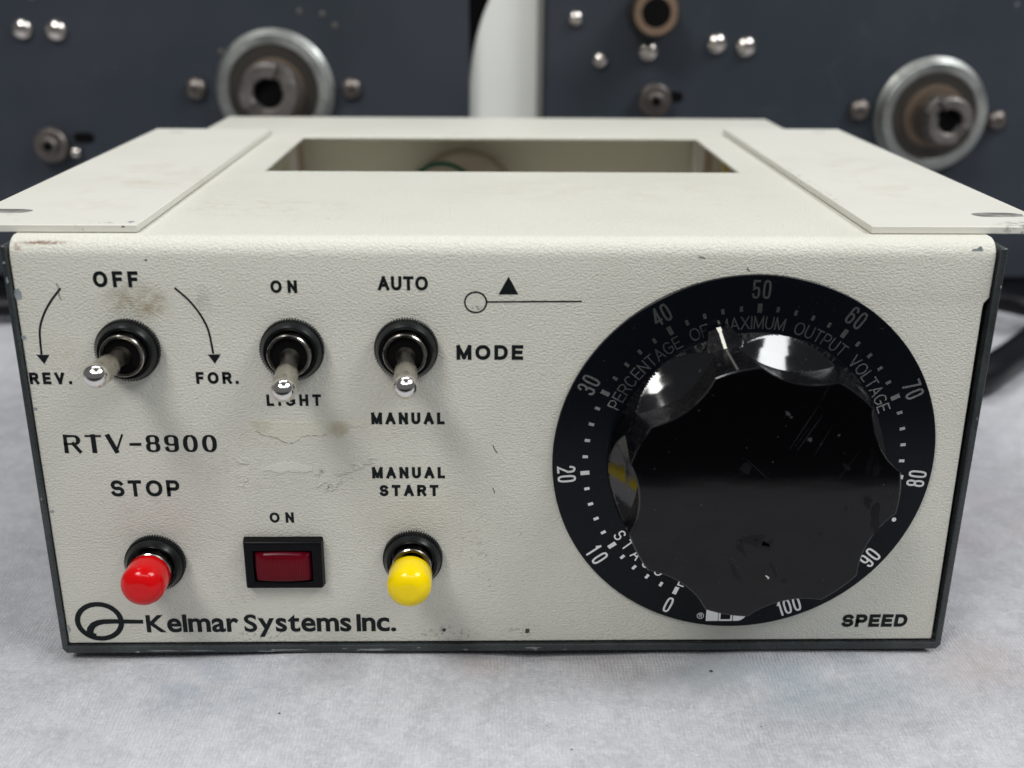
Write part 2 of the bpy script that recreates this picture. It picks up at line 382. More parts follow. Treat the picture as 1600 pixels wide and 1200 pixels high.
# ------------------------------------------------------------------ stroke lettering
def arc(cx, cy, rx, ry, a0, a1, n=16, p=2.0):
    out = []
    for i in range(n+1):
        a = R(a0+(a1-a0)*i/n); c, s_ = math.cos(a), math.sin(a)
        out.append((cx+rx*math.copysign(abs(c)**(2/p), c), cy+ry*math.copysign(abs(s_)**(2/p), s_)))
    return out
def G(ch, cond=False):
    """strokes in a unit box: (relative width, [stroke, ...])"""
    q = 3.2 if cond else 2.15
    T = {
     'O': (1.06, [arc(.5, .5, .5, .5, 90, 450, 32, q)]),
     '0': (.62, [arc(.5, .5, .5, .5, 90, 450, 32, 3.0 if cond else 2.3)]),
     'Q': (1.06, [arc(.5, .5, .5, .5, 90, 450, 32, q), [(.62, .3), (1, 0)]]),
     'F': (.76, [[(0, 0), (0, 1), (1, 1)], [(0, .5), (.85, .5)]]),
     'E': (.80, [[(1, 0), (0, 0), (0, 1), (1, 1)], [(0, .51), (.9, .51)]]),
     'N': (.88, [[(0, 0), (0, 1)], [(0, 1), (1, 0)], [(1, 0), (1, 1)]]),
     'A': (.96, [[(0, 0), (.5, 1)], [(.5, 1), (1, 0)], [(.2, .32), (.8, .32)]]),
     'U': (.88, [[(0, 1), (0, .38)]+arc(.5, .38, .5, .38, 180, 360, 14, q)[1:]+[(1, 1)]]),
     'T': (.86, [[(0, 1), (1, 1)], [(.5, 0), (.5, 1)]]),
     'M': (1.04, [[(0, 0), (0, 1)], [(0, 1), (.5, .06)], [(.5, .06), (1, 1)], [(1, 0), (1, 1)]]),
     'D': (.94, [[(0, 0), (0, 1), (.45, 1)]+arc(.45, .5, .55, .5, 90, -90, 16, q)[1:]+[(0, 0)]]),
     'L': (.72, [[(0, 1), (0, 0), (1, 0)]]),
     'R': (.90, [[(0, 0), (0, 1), (.62, 1)]+arc(.62, .74, .36, .26, 90, -90, 12, q)[1:]+[(0, .48)], [(.58, .48), (1, 0)]]),
     'P': (.84, [[(0, 0), (0, 1), (.62, 1)]+arc(.62, .72, .38, .28, 90, -90, 12, q)[1:]+[(0, .44)]]),
     'V': (.94, [[(0, 1), (.5, 0)], [(.5, 0), (1, 1)]]),
     'X': (.90, [[(0, 1), (1, 0)], [(0, 0), (1, 1)]]),
     'Y': (.90, [[(0, 1), (.5, .45), (1, 1)], [(.5, .45), (.5, 0)]]),
     'I': (.0, [[(.5, 0), (.5, 1)]]),
     'G': (1.0, [arc(.5, .5, .5, .5, 48, 300, 26, q)+[(1, .18), (1, .46)], [(.62, .46), (1, .46)]]),
     'C': (.98, [arc(.5, .5, .5, .5, 45, 315, 26, q)]),
     'H': (.88, [[(0, 0), (0, 1)], [(1, 0), (1, 1)], [(0, .51), (1, .51)]]),
     'S': (.86, [arc(.5, .745, .46, .255, 25, 250, 16, 2.2)+[(.5, .5)]+arc(.5, .26, .5, .26, 72, -158, 16, 2.2)]),
     '.': (.0, [[(.5, 0), (.5, .02)]]),
     '-': (.62, [[(0, .45), (1, .45)]]),
     '1': (.30, [[(1, 0), (1, 1)], [(1, .97), (0, .80)]]),
     '2': (.60, [arc(.5, .7, .5, .3, 170, -20, 14, 2.4)+[(0, 0), (1, 0)]]),
     '3': (.60, [arc(.5, .74, .48, .26, 165, -90, 16, 2.4), arc(.5, .25, .5, .25, 90, -165, 16, 2.4)]),
     '4': (.64, [[(.78, 0), (.78, 1)], [(.78, 1), (0, .24)], [(0, .24), (1, .24)]]),
     '5': (.60, [[(.95, 1), (.06, 1), (.04, .52)]+arc(.5, .30, .5, .30, 130, -165, 16, 2.6)]),
     '6': (.60, [arc(.5, .7, .5, .3, 20, 180, 12, 2.6)+[(0, .3)], arc(.5, .29, .5, .29, 180, 540, 24, 2.6)]),
     '7': (.60, [[(0, 1), (1, 1), (.32, 0)]]),
     '8': (.60, [arc(.5, .76, .46, .24, 90, 450, 24, 2.5), arc(.5, .27, .5, .27, 90, 450, 24, 2.5)]),
     '9': (.60, [arc(.5, .3, .5, .3, 200, 360, 12, 2.6)+[(1, .7)], arc(.5, .71, .5, .29, 0, 360, 24, 2.6)]),
    }
    return T[ch]
def ribbon(pts, t, z, wf=None, ext=True):
    """flat ribbon through 2-D points; returns verts (x, y2d, layer z) and faces"""
    P = [Vector(p) for p in pts]
    closed = (P[0]-P[-1]).length < 1e-6
    if closed: P = P[:-1]
    n = len(P); V, Fs = [], []
    if ext and not closed:
        P[0] = P[0]+(P[0]-P[1]).normalized()*t/2; P[-1] = P[-1]+(P[-1]-P[-2]).normalized()*t/2
    for i in range(n):
        a = P[i-1] if (closed or i > 0) else None; b = P[(i+1) % n] if (closed or i < n-1) else None
        d1 = (P[i]-a).normalized() if a is not None else None; d2 = (b-P[i]).normalized() if b is not None else None
        if d1 is None: d1 = d2
        if d2 is None: d2 = d1
        n1, n2 = Vector((-d1.y, d1.x)), Vector((-d2.y, d2.x))
        m = (n1+n2); m = m.normalized() if m.length > 1e-6 else n1
        k = 1/max(0.55, m.dot(n1)); d = (d1+d2).normalized() if (d1+d2).length > 1e-6 else d1
        hw = t/2*k*(wf(d) if wf else 1)
        V += [(P[i].x+m.x*hw, P[i].y+m.y*hw, z), (P[i].x-m.x*hw, P[i].y-m.y*hw, z)]
    for i in range(n if closed else n-1):
        j = (i+1) % n
        Fs.append((2*i, 2*i+1, 2*j+1, 2*j))
    return V, Fs
def glyph(ch, x, H, W, t, wf=None, cond=False, per=None):
    wd, strokes = G(ch, cond); out = []
    if wf and ch == 'T': per = (0.55, 1.2)
    if wf and ch == '-': per = (0.75,)
    for k, s_ in enumerate(strokes):
        pts = [(x+t/2+u*(W-t), t/2+v*(H-t)) for u, v in s_]
        f = wf
        if per: f = (lambda d, q=per[k % len(per)]: q)
        out.append(ribbon(pts, t, 0.004*k, f))
    return join(out)
def word2d(text, H, total, t, wscale=0.82, wf=None, cond=False, slant=0.0, space=0.45):
    ws = [(t if G(c, cond)[0] == 0 else max(t, G(c, cond)[0]*H*wscale*(1.22 if wf and c in '089' else 1))) if c != ' ' else space*H for c in text]
    gap = (total-sum(ws))/max(1, len(text)-1)
    x = -total/2; out = []
    for c, w_ in zip(text, ws):
        if c != ' ':
            per = None
            if wf and c == 'V': per = (1.2, 0.5)
            if wf and c == 'R': per = None
            v, f = glyph(c, x, H, w_, t, wf, cond, per)
            out.append(([(a+(b-H/2)*slant, b-H/2, z) for a, b, z in v], f))
        x += w_+gap
    return join(out)
def on_plane(v, c, rot, yb):
    ca, sa = math.cos(rot), math.sin(rot)
    return [(c[0]+a*ca+b*sa, yb-z, c[1]-a*sa+b*ca) for a, b, z in v]      # rot clockwise seen from the front
def lettering(text, cx, cz, H, total, t, parent, m=None, yb=-0.06, **k):
    t *= 1.1
    v, f = word2d(text, H, total, t, **k)
    return mesh('lettering', on_plane(v, (cx, cz), 0, yb), f, m or M_ink, parent, label='"%s" printed in black' % text)

# ================================================================== SETTING
o = mesh('floor', *boxgeo(-6000, 6000, -6000, 3000, -760, -750), M_floor, kind='structure')
o = mesh('wall', *boxgeo(-3000, 3000, 1500, 1520, -750, 2600), M_wall, kind='structure')
tv, tf = boxgeo(-900, 900, -138, 900, -30, -7.5)
o = mesh('tabletop', tv, tf, M_wood, kind='structure')

# cloth with wrinkles, draped over the table's front edge
def cloth_z(x, y):
    n = mn.fractal(Vector((x*0.011, y*0.016, 1.3)), 1.0, 2.0, 4)
    n2 = mn.noise(Vector((x*0.045+3, y*0.03, 7.7)))
    n3 = abs(mn.noise(Vector((x*0.012-y*0.018, (x+y)*0.006, 2.2))))
    wr = 1.9*n+0.5*n2-2.4*max(0, 0.12-n3)*4
    far = max(0.0, y-30)
    if abs(x) > 112: wr += 2.2*math.sin((y+0.25*abs(x))*0.075+mn.noise(Vector((x*0.01, y*0.01, 0)))*2.5)*min(1, (abs(x)-112)/25)*(1 if y > 0 else max(0, 1+y/30))
    # a few long shallow folds in front of the box
    for (fx, fy, ang, wd, hh, ln) in ((20, -52, 0.75, 7, 1.3, 40), (-95, -28, -0.5, 6, 1.0, 34), (-30, -22, 0.5, 8, 1.0, 30), (95, -42, 0.35, 8, 1.1, 36), (-70, -62, 0.15, 9, 1.0, 50), (60, -70, -0.4, 8, 1.0, 40), (160, -20, 0.9, 9, 1.6, 60), (-165, -10, -0.8, 9, 1.6, 60)):
        dx_, dy_ = x-fx, y-fy; u_ = dx_*math.cos(ang)+dy_*math.sin(ang); v_ = -dx_*math.sin(ang)+dy_*math.cos(ang)+6*math.sin(u_*0.03)
        if abs(u_) < ln*2.5 and abs(v_) < wd*4: wr -= 1.5*hh*math.exp(-(v_/wd)**2)*math.exp(-(u_/ln)**2)
    z = -3.4+wr*0.62
    inside = min(1, max(0, (116-abs(x))/8))*min(1, max(0, (y+5)/5))*min(1, max(0, (226-y)/8))
    z = z*(1-inside)+min(z, -2.75)*inside
    if inside > 0: z -= 1.6*min(1, max(0, (y+4)/4))*inside*(0.6+0.4*math.sin(x*0.06+1))
    return max(z, -7.0)
xs = [-640+i*10 for i in range(44)]+[-200+i*2.5 for i in range(1, 160)]+[200+i*10 for i in range(0, 45)]
ys = [-126+i*2.5 for i in range(0, 170)]+[300+i*12 for i in range(0, 45)]
V, Fs = [], []
prof = [(-146, -70), (-146, -45), (-146, -25), (-145.6, -15), (-144, -8.5), (-141, -5.0), (-136, -3.6), (-131, -3.4)]
rows = prof+[(y, None) for y in ys]
for (y, z) in rows:
    for x in xs:
        if z is None: V.append((x, y, cloth_z(x, y)))
        else:
            k = min(1, max(0, (-z-6)/25)); V.append((x, y-k*(3+4*math.sin(x*0.05)+2*math.sin(x*0.13)), z+(cloth_z(x, -126)+3.4)*(1-k)))
nx = len(xs)
for j in range(len(rows)-1):
    for i in range(nx-1): Fs.append((j*nx+i, j*nx+i+1, (j+1)*nx+i+1, (j+1)*nx+i))
cl = mesh('tablecloth', V, Fs, M_cloth, origin=(0, 0, 0), smooth=180)
cl['label'] = 'pale grey wrinkled felt cloth spread under the control box'; cl['category'] = 'cloth'

# ================================================================== CONTROL BOX
H = 101.8; D = 217.8
box = thing('control_box', (0, 109, -2.6), 'cream motor control box with black speed dial, toggle switches and push buttons', 'control box')

# cover: folded sheet, front face + rounded bend + top with a rectangular cutout
Rb = 4.2; zs = []
prof = [(0.0, 0.0), (0.0, 86.6), (0.0, 87.6), (0.0, 88.8)]
for k in range(0, 9):
    a = R(90*k/8); prof.append((Rb-Rb*math.cos(a), H-Rb+Rb*math.sin(a)))
prof += [(24, H), (87.5, H), (160.8, H), (D-0.8, H)]
xl, xr = -107.8, 106.6
cols_ = [xl, -69.2, 69.2, xr]
V, Fs = [], []
for k, (y, z) in enumerate(prof):
    right = 106.4 if z < 86.9 else (106.6 if z < 88 else 107.6)
    if k == 0: right = 107.0
    for x in (xl, -69.2, 69.2, right): V.append((x, y, z))
for k in range(len(prof)-1):
    for i in range(3):
        y0, y1 = prof[k][0], prof[k+1][0]
        if i == 1 and abs(y0-87.5) < .1 and abs(y1-160.8) < .1: continue
        Fs.append((k*4+i, k*4+i+1, (k+1)*4+i+1, (k+1)*4+i))
cover = mesh('cover', V, Fs, M_cover, box, origin=(0, 0, 0), smooth=30)
s_ = cover.modifiers.new('solid', 'SOLIDIFY'); s_.thickness = 1.3*S; s_.offset = -1
b_ = cover.modifiers.new('bevel', 'BEVEL'); b_.width = 0.45*S; b_.segments = 3; b_.limit_method = 'ANGLE'; b_.angle_limit = R(50)

# chassis: folded tray, bottom + two sides + back
def plate_poly(pts_front, y0, y1):
    n = len(pts_front)
    V = [(x, y0, z) for x, z in pts_front]+[(x, y1, z) for x, z in pts_front]
    Fs = [tuple(range(n))[::-1], tuple(range(n, 2*n))]+[(i, (i+1) % n, n+(i+1) % n, n+i) for i in range(n)]
    return V, Fs
U = [(-109.3, H-1.6), (-109.3, -1.2), (-108.3, -2.4), (108.2, -2.4), (109.2, -1.2), (109.65, H-1.6),
     (108.0, H-1.6), (107.75, -0.55), (-107.9, -0.55), (-107.95, H-1.6)]
nU = len(U)
V = [(x, -0.75, z) for x, z in U]+[(x, D, z) for x, z in U]
Fs = [(i, (i+1) % nU, nU+(i+1) % nU, nU+i) for i in range(nU)]
cap = [(0, 1, 8, 9), (1, 2, 3, 4, 7, 8), (4, 5, 6, 7)]
Fs += [q[::-1] for q in cap]+[tuple(i+nU for i in q) for q in cap]
chassis = mesh('chassis', V, Fs, M_chassis, box, smooth=30); bevel(chassis, 0.3, 2)
# near-black block added behind the cover's right edge, painting the gap's shade
mesh('gap_shade', *boxgeo(104.8, 107.6, 1.6, 16, 1.2, 97), M_hole, box)
back = mesh('back_panel', *boxgeo(-107.7, 107.7, D-3.2, D-1.6, -0.4, H-1.5), M_inner, box)
for sx_ in (-1, 1): mesh('bounce_liner', *boxgeo(*(sorted((sx_*107.6, sx_*106.9))), 17, D-3.4, 0.7, H-1.6), M_inner, box)  # pale liners added to bounce light around the interior
mesh('inner_floor', *boxgeo(-107.7, 107.7, 2, D-3.4, -0.4, 0.6), M_inner, box)

plates = []
M_dirt = mat('dark_grime', (0.05, 0.042, 0.035), 0.7)
M_slot = metal_paint('worn_slot_metal', (0.15, 0.145, 0.135), 0.5, 0.9)
# two loose plates lying over the top edges
for sgn, x0, x1, y0, y1, lb in ((-1, -121.6, -81.2, 5.0, 165, 'left cream plate with a scraped slot'), (1, 81.2, 123.4, 5.8, 172, 'right cream plate with blackened chipped corner')):
    p = mesh('mounting_plate', *boxgeo(x0, x1, y0, y1, H+0.12, H+1.85), M_plate, box, origin=(0, 0, 0), label=lb)
    bevel(p, 0.22, 2); plates.append(p)
    # slotted hole worn down to metal (thin dark inset with pale lip)
    for (ax, ay, L, wd, mm) in (((-116.5, 19.5, 7.2, 2.3, M_slot), (-112, 155.6, 2.6, 0.5, M_plate)) if sgn < 0 else ((115.0, 18.6, 6.0, 2.5, M_slot), (114, 163.0, 2.6, 0.4, M_chip))):
        if mm is M_plate: mm = M_flake
        pts = []
        for i in range(28):
            a = 2*math.pi*i/28; rr = 1+0.10*mn.noise(Vector((math.cos(a)*3, math.sin(a)*3, ax)))
            pts.append((ax+L*math.copysign(abs(math.cos(a))**0.7, math.cos(a))*rr, ay+wd*math.copysign(abs(math.sin(a))**0.8, math.sin(a))*rr))
        V = [(x, y, H+1.89) for x, y in pts]+[(x, y, H+1.80) for x, y in pts]; n = len(pts)
        mesh('slot', V, [tuple(range(n))]+[(i, (i+1) % n, n+(i+1) % n, n+i) for i in range(n)], mm, p)

# ---- chips and flakes
def chip(cx, cz, rx, rz, m, y=-0.05, seed=0, parent=None, name='paint_chip', plane='front', rough=0.35):
    n = 22; pts = []
    for i in range(n):
        a = 2*math.pi*i/n; k = 1+rough*mn.noise(Vector((math.cos(a)*1.7+seed, math.sin(a)*1.7, seed*1.7)))+rough*0.5*mn.noise(Vector((math.cos(a)*5+seed, math.sin(a)*5, seed)))
        pts.append((cx+rx*k*math.cos(a), cz+rz*k*math.sin(a)))
    if plane == 'front': V = [(a, y, b) for a, b in pts]+[(a, y+0.08, b) for a, b in pts]
    else: V = [(a, b, y) for a, b in pts]+[(a, b, y-0.08) for a, b in pts]
    return mesh(name, V, [tuple(range(n))]+[(i, n+i, n+(i+1) % n, (i+1) % n) for i in range(n)], m, parent or cover)
for a in ((-107.1, 89.3, 0.9, 1.3, M_chip, -.05, 1), (-107.2, 79.3, 0.6, 0.5, M_chip, -.05, 2), (-107.1, 62.3, 0.45, 0.4, M_chip, -.05, 3), (-106.9, 36.3, .5, .4, M_chip, -.05, 4),
          (-107.2, 4.2, .4, 1.0, M_chip, -.05, 5), (-15.2, 3.4, .5, .45, M_hair, -.05, 6), (5.4, 3.0, .55, .7, M_hair, -.05, 7), (-78.5, 97.0, .3, .2, M_hair, -.05, 8)):
    chip(*a)
chip(103.6, 99.7, 1.3, 0.6, M_chip, 0.35, 9, name='paint_chip', rough=0.8)
for a in ((109.3, 91.5, .2, .35, 11), (108.9, 60, .12, .3, 12), (-108.6, 92.6, .25, .7, 13), (-108.7, 96.5, .3, .3, 14), (-108.6, 40, .14, .35, 15)):
    chip(a[0], a[1], a[2], a[3], M_flake, -0.80, a[4], chassis)
for i in range(14):
    chip(random.uniform(-104, 104), random.uniform(-2.1, -1.2), random.choice((.3, .5, .8, 1.4, 3.5)), random.uniform(.07, .2), M_flake, -0.80, 20+i, chassis, rough=1.3)
# glue residue left by a removed label
res1= [(-58.74, 59.18), (-50.53, 59.24), (-42.03, 59.11), (-32.67, 59.01), (-33.28, 57.93), (-35.85, 57.78), (-37.05, 56.23), (-38.82, 55.05), (-40.49, 55.92), (-41.75, 56.24), (-42.5, 55.62), (-45.06, 55.68), (-47.06, 55.62), (-48.56, 54.23), (-50.02, 53.7), (-51.7, 54.23), (-53.06, 55.16), (-56.01, 55.7), (-57.21, 56.87), (-58.53, 58.11)]
line1= [(-57.77, 56.87), (-56.01, 55.7), (-53.07, 55.07), (-51.7, 54.17), (-50.02, 53.7), (-48.57, 54.16), (-47.06, 55.56), (-45.06, 55.68), (-42.5, 55.62), (-41.61, 56.24)]
line2= [(-43.03, 58.92), (-39.2, 58.92), (-34.66, 58.85)]
res2= [(-56.65, 46.69), (-55.84, 47.96), (-53.8, 48.43), (-51.74, 49.21), (-50.34, 48.67), (-48.89, 48.89), (-47.63, 48.26), (-45.5, 47.78), (-45.26, 46.99), (-46.44, 46.51), (-47.73, 46.51), (-48.76, 46.26), (-50.75, 46.68), (-52.5, 46.36), (-54.49, 46.78)]
crumb= [(-43.58, 43.31), (-42.26, 43.63), (-41.15, 42.66), (-39.95, 43.3), (-39.05, 43.94), (-39.83, 45.86), (-38.95, 46.18), (-37.19, 46.81), (-37.84, 45.22), (-35.13, 47.76), (-33.96, 48.07), (-32.49, 48.86), (-31.29, 50.12), (-34.8, 48.71), (-42.04, 42.18), (-44.15, 46.19), (-61.58, 44.31), (-61.52, 48.76), (-61.96, 43.19), (-44.45, 45.87), (-43.85, 46.35)]
def flat_poly(pts, m, name, y=-0.05, jit=0.12):
    P = []
    for i in range(len(pts)):
        a, b = pts[i], pts[(i+1) % len(pts)]
        for k in range(4):
            t = k/4; x, z = a[0]+(b[0]-a[0])*t, a[1]+(b[1]-a[1])*t
            P.append((x+jit*mn.noise(Vector((x*2.1, z*2.1, 1))), z+jit*2*mn.noise(Vector((x*2.1, z*2.1, 9)))))
    n = len(P); V = [(x, y, z) for x, z in P]+[(x, 0.05, z) for x, z in P]
    mesh(name, V, [tuple(range(n))]+[(i, n+i, n+(i+1) % n, (i+1) % n) for i in range(n)], m, cover, origin=(0, 0, 0))
flat_poly(res1, M_residue, 'glue_residue', -0.09, 0.3)
flat_poly(res2, M_crust, 'glue_residue', -0.14, 0.3)
for i, (x, z) in enumerate(crumb):
    for k in range(4): chip(x+random.gauss(0, .55), z+random.gauss(0, .35), random.uniform(.18, .55), random.uniform(.12, .32), M_crust, -0.10-0.05*k, 60+i*5+k, name='glue_residue', rough=1.1)
for p_, y_, cs in ((plates[1], 5.78, [(117.6+i*0.75+random.uniform(-.3, .3), 102.9+random.uniform(-.55, .6), random.uniform(.3, .9), random.uniform(.15, .5)) for i in range(9)]),
                    (plates[0], 4.98, [(-118.5, 103.3, 1.6, .3), (-113.6, 103.4, .8, .16), (-116, 102.7, .5, .15), (-84.2, 103.2, .3, .2)])):
    for i, (a, b, c, d) in enumerate(cs): chip(a, b, c, d, M_dirt, y_, 90+i, p_, rough=1.0)
chip(-83.3, 8.0, 0.75, 0.9, M_chip, H+1.87, 130, plates[0], plane='top', rough=1.0)
for i in range(7): chip(119+random.uniform(-2, 4), 8.5+random.uniform(-2, 4), random.uniform(.3, 1.0), random.uniform(.2, .6), M_dirt, H+1.87, 131+i, plates[1], plane='top', rough=1.2)
def scratch(pts, r, m=M_hair, parent=None):
    mesh('scratch', *tube([(x, -0.03, z) for x, z in pts], r, 5, 4), m, parent or cover)
M_crack = mat('fine_crack', (0.22, 0.20, 0.15), 0.6)
scratch(line1, 0.055, M_crack); scratch(line2, 0.05, M_crack)
scratch([(-98.4, 91.8), (-98.1, 90.4), (-98.2, 88.9), (-97.8, 88.0)], 0.07)
scratch([(-3.2, 53.2), (-2.7, 52.0), (-2.1, 51.2)], 0.10)
scratch([(-3.2, 42.2), (-2.9, 41.5), (-2.8, 40.8)], 0.10)
scratch([(41.8, 98.0), (42.6, 97.9), (43.2, 97.7)], 0.10)
scratch([(52.6, 95.6), (53.0, 95.0), (53.3, 94.9)], 0.10)

# ---- lettering
L_ = lettering
L_('OFF', -85.5, 92.7, 3.6, 9.8, 0.74, cover)
L_('ON', -49.1, 91.1, 2.85, 5.8, 0.60, cover)
L_('AUTO', -23.0, 91.9, 3.2, 11.0, 0.62, cover)
L_('MODE', -3.9, 75.9, 3.5, 15.0, 0.76, cover, wscale=0.92)
L_('MANUAL', -22.7, 59.9, 2.9, 16.8, 0.66, cover)
L_('REV.', -102.7, 69.7, 2.8, 9.4, 0.62, cover)
L_('FOR.', -65.4, 69.8, 2.85, 9.5, 0.62, cover)
L_('LIGHT', -48.5, 64.4, 2.8, 12.4, 0.58, cover)
L_('STOP', -84.5, 42.3, 4.2, 16.0, 0.78, cover, wscale=0.86)
L_('MANUAL', -22.9, 46.2, 2.9, 17.0, 0.66, cover)
L_('START', -22.9, 41.6, 2.9, 13.8, 0.66, cover)
L_('ON', -53.2, 34.6, 2.7, 5.7, 0.56, cover)
L_('SPEED', 91.9, 5.5, 3.6, 16.4, 0.84, cover, wscale=0.95, slant=0.05)
wfs = lambda d: 0.50+0.58*abs(d.y)**1.6
L_('RTV-8900', -84.4, 53.7, 4.75, 35.0, 0.84, cover, wscale=0.92, wf=wfs)

# company name: humanist face from the built-in font
def name_glyph(ch):
    fc = bpy.data.curves.new('name_text', 'FONT'); fc.body = ch; fc.size = 1; fc.offset = 0.025; fc.resolution_u = 6
    fo = bpy.data.objects.new('name_text', fc); col.objects.link(fo)
    me = bpy.data.meshes.new_from_object(fo); bpy.data.objects.remove(fo)
    V = [(v.co.x, v.co.y) for v in me.vertices]; Fs = [tuple(p.vertices) for p in me.polygons]; bpy.data.meshes.remove(me)
    x0 = min(x for x, y in V); return [(x-x0, y) for x, y in V], Fs
parts = []; x = 0.0; kx = 6.6
for ch in 'Kelmar Systems Inc.':
    if ch == ' ': x += 0.95; continue
    v, f = name_glyph(ch)
    wd = max(p[0] for p in v)*kx*(1.0 if ch.isupper() else 1.08)
    sx_ = wd/max(p[0] for p in v)
    out = []
    for a, b in v:
        h = b*6.7 if (ch.isupper() or ch == '.') else b*6.7*(1.17 if b > 0 else 0.95)
        out.append((x+a*sx_, min(h, 4.85), 0.0))
    parts.append((out, f)); x += wd+0.26
v, f = join(parts); kk = 61.2/(x-0.26)
mesh('lettering', [(-88.2+a*kk, -0.065, 3.3+b) for a, b, z in v], f, M_ink, cover, label='"Kelmar Systems Inc." company name in dark letters')
# company emblem: ring with an S-shaped bar running out to the name
def front(v, yb=-0.06): return [(a, yb-z, b) for a, b, z in v]
ring = ribbon([(-99.5+5.3*math.cos(R(a)) , 6.3+4.85*math.sin(R(a))) for a in range(0, 361, 8)], 1.3, 0)
def tap(pts, w0, w1, z):
    V, Fs = [], []
    for i, p in enumerate(pts):
        a = Vector(pts[max(i-1, 0)]); b = Vector(pts[min(i+1, len(pts)-1)]); d = (b-a).normalized(); q = i/(len(pts)-1); hw = (w0+(w1-w0)*q)/2
        V += [(p[0]-d.y*hw, p[1]+d.x*hw, z), (p[0]+d.y*hw, p[1]-d.x*hw, z)]
    return V, [(2*i, 2*i+1, 2*i+3, 2*i+2) for i in range(len(pts)-1)]
def spl0(P):
    return P
bar = [(-101.0, 1.9), (-101.9, 2.3), (-102.2, 3.2), (-101.9, 4.3), (-101.1, 5.3), (-99.9, 5.95), (-98.4, 6.25), (-96, 6.3), (-93, 6.25), (-88.9, 6.15)]
emb = join([ring, tap(bar, 2.0, 1.05, 0.01)])
mesh('emblem', front(emb[0]), emb[1], M_ink, cover, label='round emblem with a bar running into the company name')

# arrows beside the power switch
def spl(P, sub=6):
    out = []
    for i in range(len(P)-1):
        p0, p1, p2, p3 = [Vector(q) for q in (P[max(i-1, 0)], P[i], P[i+1], P[min(i+2, len(P)-1)])]
        for k in range(sub):
            t = k/sub; q = 0.5*((2*p1)+(p2-p0)*t+(2*p0-5*p1+4*p2-p3)*t*t+(3*p1-p0-3*p2+p3)*t**3); out.append((q.x, q.y))
    return out+[P[-1]]
def curve_arrow(pts, tip):
    parts = [ribbon(pts, 0.46, 0)]
    x, z = tip; parts.append(([(x-1.45, z+2.2, 0.006), (x+1.45, z+2.2, 0.006), (x, z, 0.006)], [(0, 1, 2)]))
    v, f = join(parts); mesh('arrow', front(v), f, M_ink, cover)
curve_arrow(spl([(-97.8, 90.5), (-100.1, 87.8), (-102.1, 84.7), (-103.5, 81.0), (-103.9, 75.6)]), (-103.6, 73.1))
curve_arrow(spl([(-72.7, 90.6), (-70.0, 87.9), (-67.8, 84.6), (-66.4, 81.0), (-65.8, 75.8)]), (-65.6, 73.2))
# mode symbol: circle, line, triangle
v, f = join([ribbon([(-7.05+2.4*math.cos(R(a)), 87.6+2.35*math.sin(R(a))) for a in range(0, 361, 10)], 0.36, 0), ribbon([(-4.6, 87.7), (16.3, 87.85)], 0.34, 0.006), ([(-2.0, 89.4, 0), (2.4, 89.4, 0), (0.2, 93.5, 0)], [(0, 1, 2)])])
mesh('mode_symbol', front(v), f, M_ink, cover)

# ---- toggle switches
def knurled_nut(c, parent):
    p = [(7.15, 0.0), (7.15, 0.25), (7.15, 1.9), (6.75, 2.1), (6.7, 2.35), (5.95, 3.5), (5.8, 3.5), (5.7, 3.1), (5.2, 3.0), (5.0, 1.0)]
    return mesh('knurled_nut', *lathe(p, c, 288, (0.50, (0, 1, 2))), M_black, parent, smooth=28)
def toggle(cx, cz, tip, label):
    e = part_empty('toggle_switch', (cx, 0, cz), cover_root, label)
    knurled_nut((cx, 0, cz), e)
    p = [(5.15, 1.2), (5.15, 2.2), (4.85, 2.3), (4.85, 5.2), (4.65, 5.4), (4.1, 5.4), (3.95, 5.2), (3.5, 1.0), (0.0, 0.6)]
    mesh('bushing', *lathe([(4.85, 2.3), (4.85, 5.2), (4.65, 5.4), (4.15, 5.4), (4.0, 5.2), (3.95, 4.6)], (cx, 0, cz), 72)[0:1]+(lathe([(4.85, 2.3), (4.85, 5.2), (4.65, 5.4), (4.15, 5.4), (4.0, 5.2), (3.95, 4.6)], (cx, 0, cz), 72)[1][:-2],), M_ring, e, smooth=35)
    mesh('collar', *lathe([(5.2, 1.0), (5.2, 2.4), (4.8, 2.5)], (cx, 0, cz), 64), M_hole, e, smooth=35)
    # socket coloured near-black for the shade inside the bushing
    mesh('socket', *lathe([(3.97, 4.8), (3.9, 3.0), (2.4, 2.8), (0, 2.7)], (cx, 0, cz), 48), M_hole, e, smooth=60)
    p0 = Vector((cx, -1.5, cz)); t = Vector(tip); ax = (t-p0); L = ax.length
    prof = [(1.75, 0), (1.75, L*.30), (1.95, L*.36), (1.85, L*.42), (1.7, L*.46), (2.0, L*.50), (2.15, L*.55), (2.25, L*.7), (2.42, L*0.90)]
    mesh('lever_neck', *lathe([(2.5, L*.16), (2.2, L*.22), (1.95, L*.30), (1.9, L*.44), (1.75, L*.60)], p0, 40, axis=ax), M_neck, e, smooth=50)
    mesh('lever', *lathe([(1.7, L*.545), (2.15, L*.55), (2.36, L*.575), (2.45, L*.63), (2.58, L*0.80), (2.66, L*0.95), (2.66, L*.985)], p0, 48, axis=ax), M_nickel, e, smooth=40)
    mesh('lever_tip', *lathe([(2.64, L*0.97)]+[(2.68*math.cos(R(a)), L+2.68*math.sin(R(a))) for a in range(0, 90, 6)]+[(0.0, L+2.68)], p0, 48, axis=ax), M_chrome, e, smooth=60)
    return e
cover_root = box
toggle(-84.4, 76.7, (-86.0, -17.0, 76.5), 'toggle switch for reverse, off and forward, its lever in the middle')
toggle(-48.0, 76.8, (-47.4, -16.6, 73.2), 'light toggle switch with its lever down')
toggle(-22.6, 77.0, (-21.7, -16.6, 73.9), 'mode toggle switch between AUTO and MANUAL, its lever down')

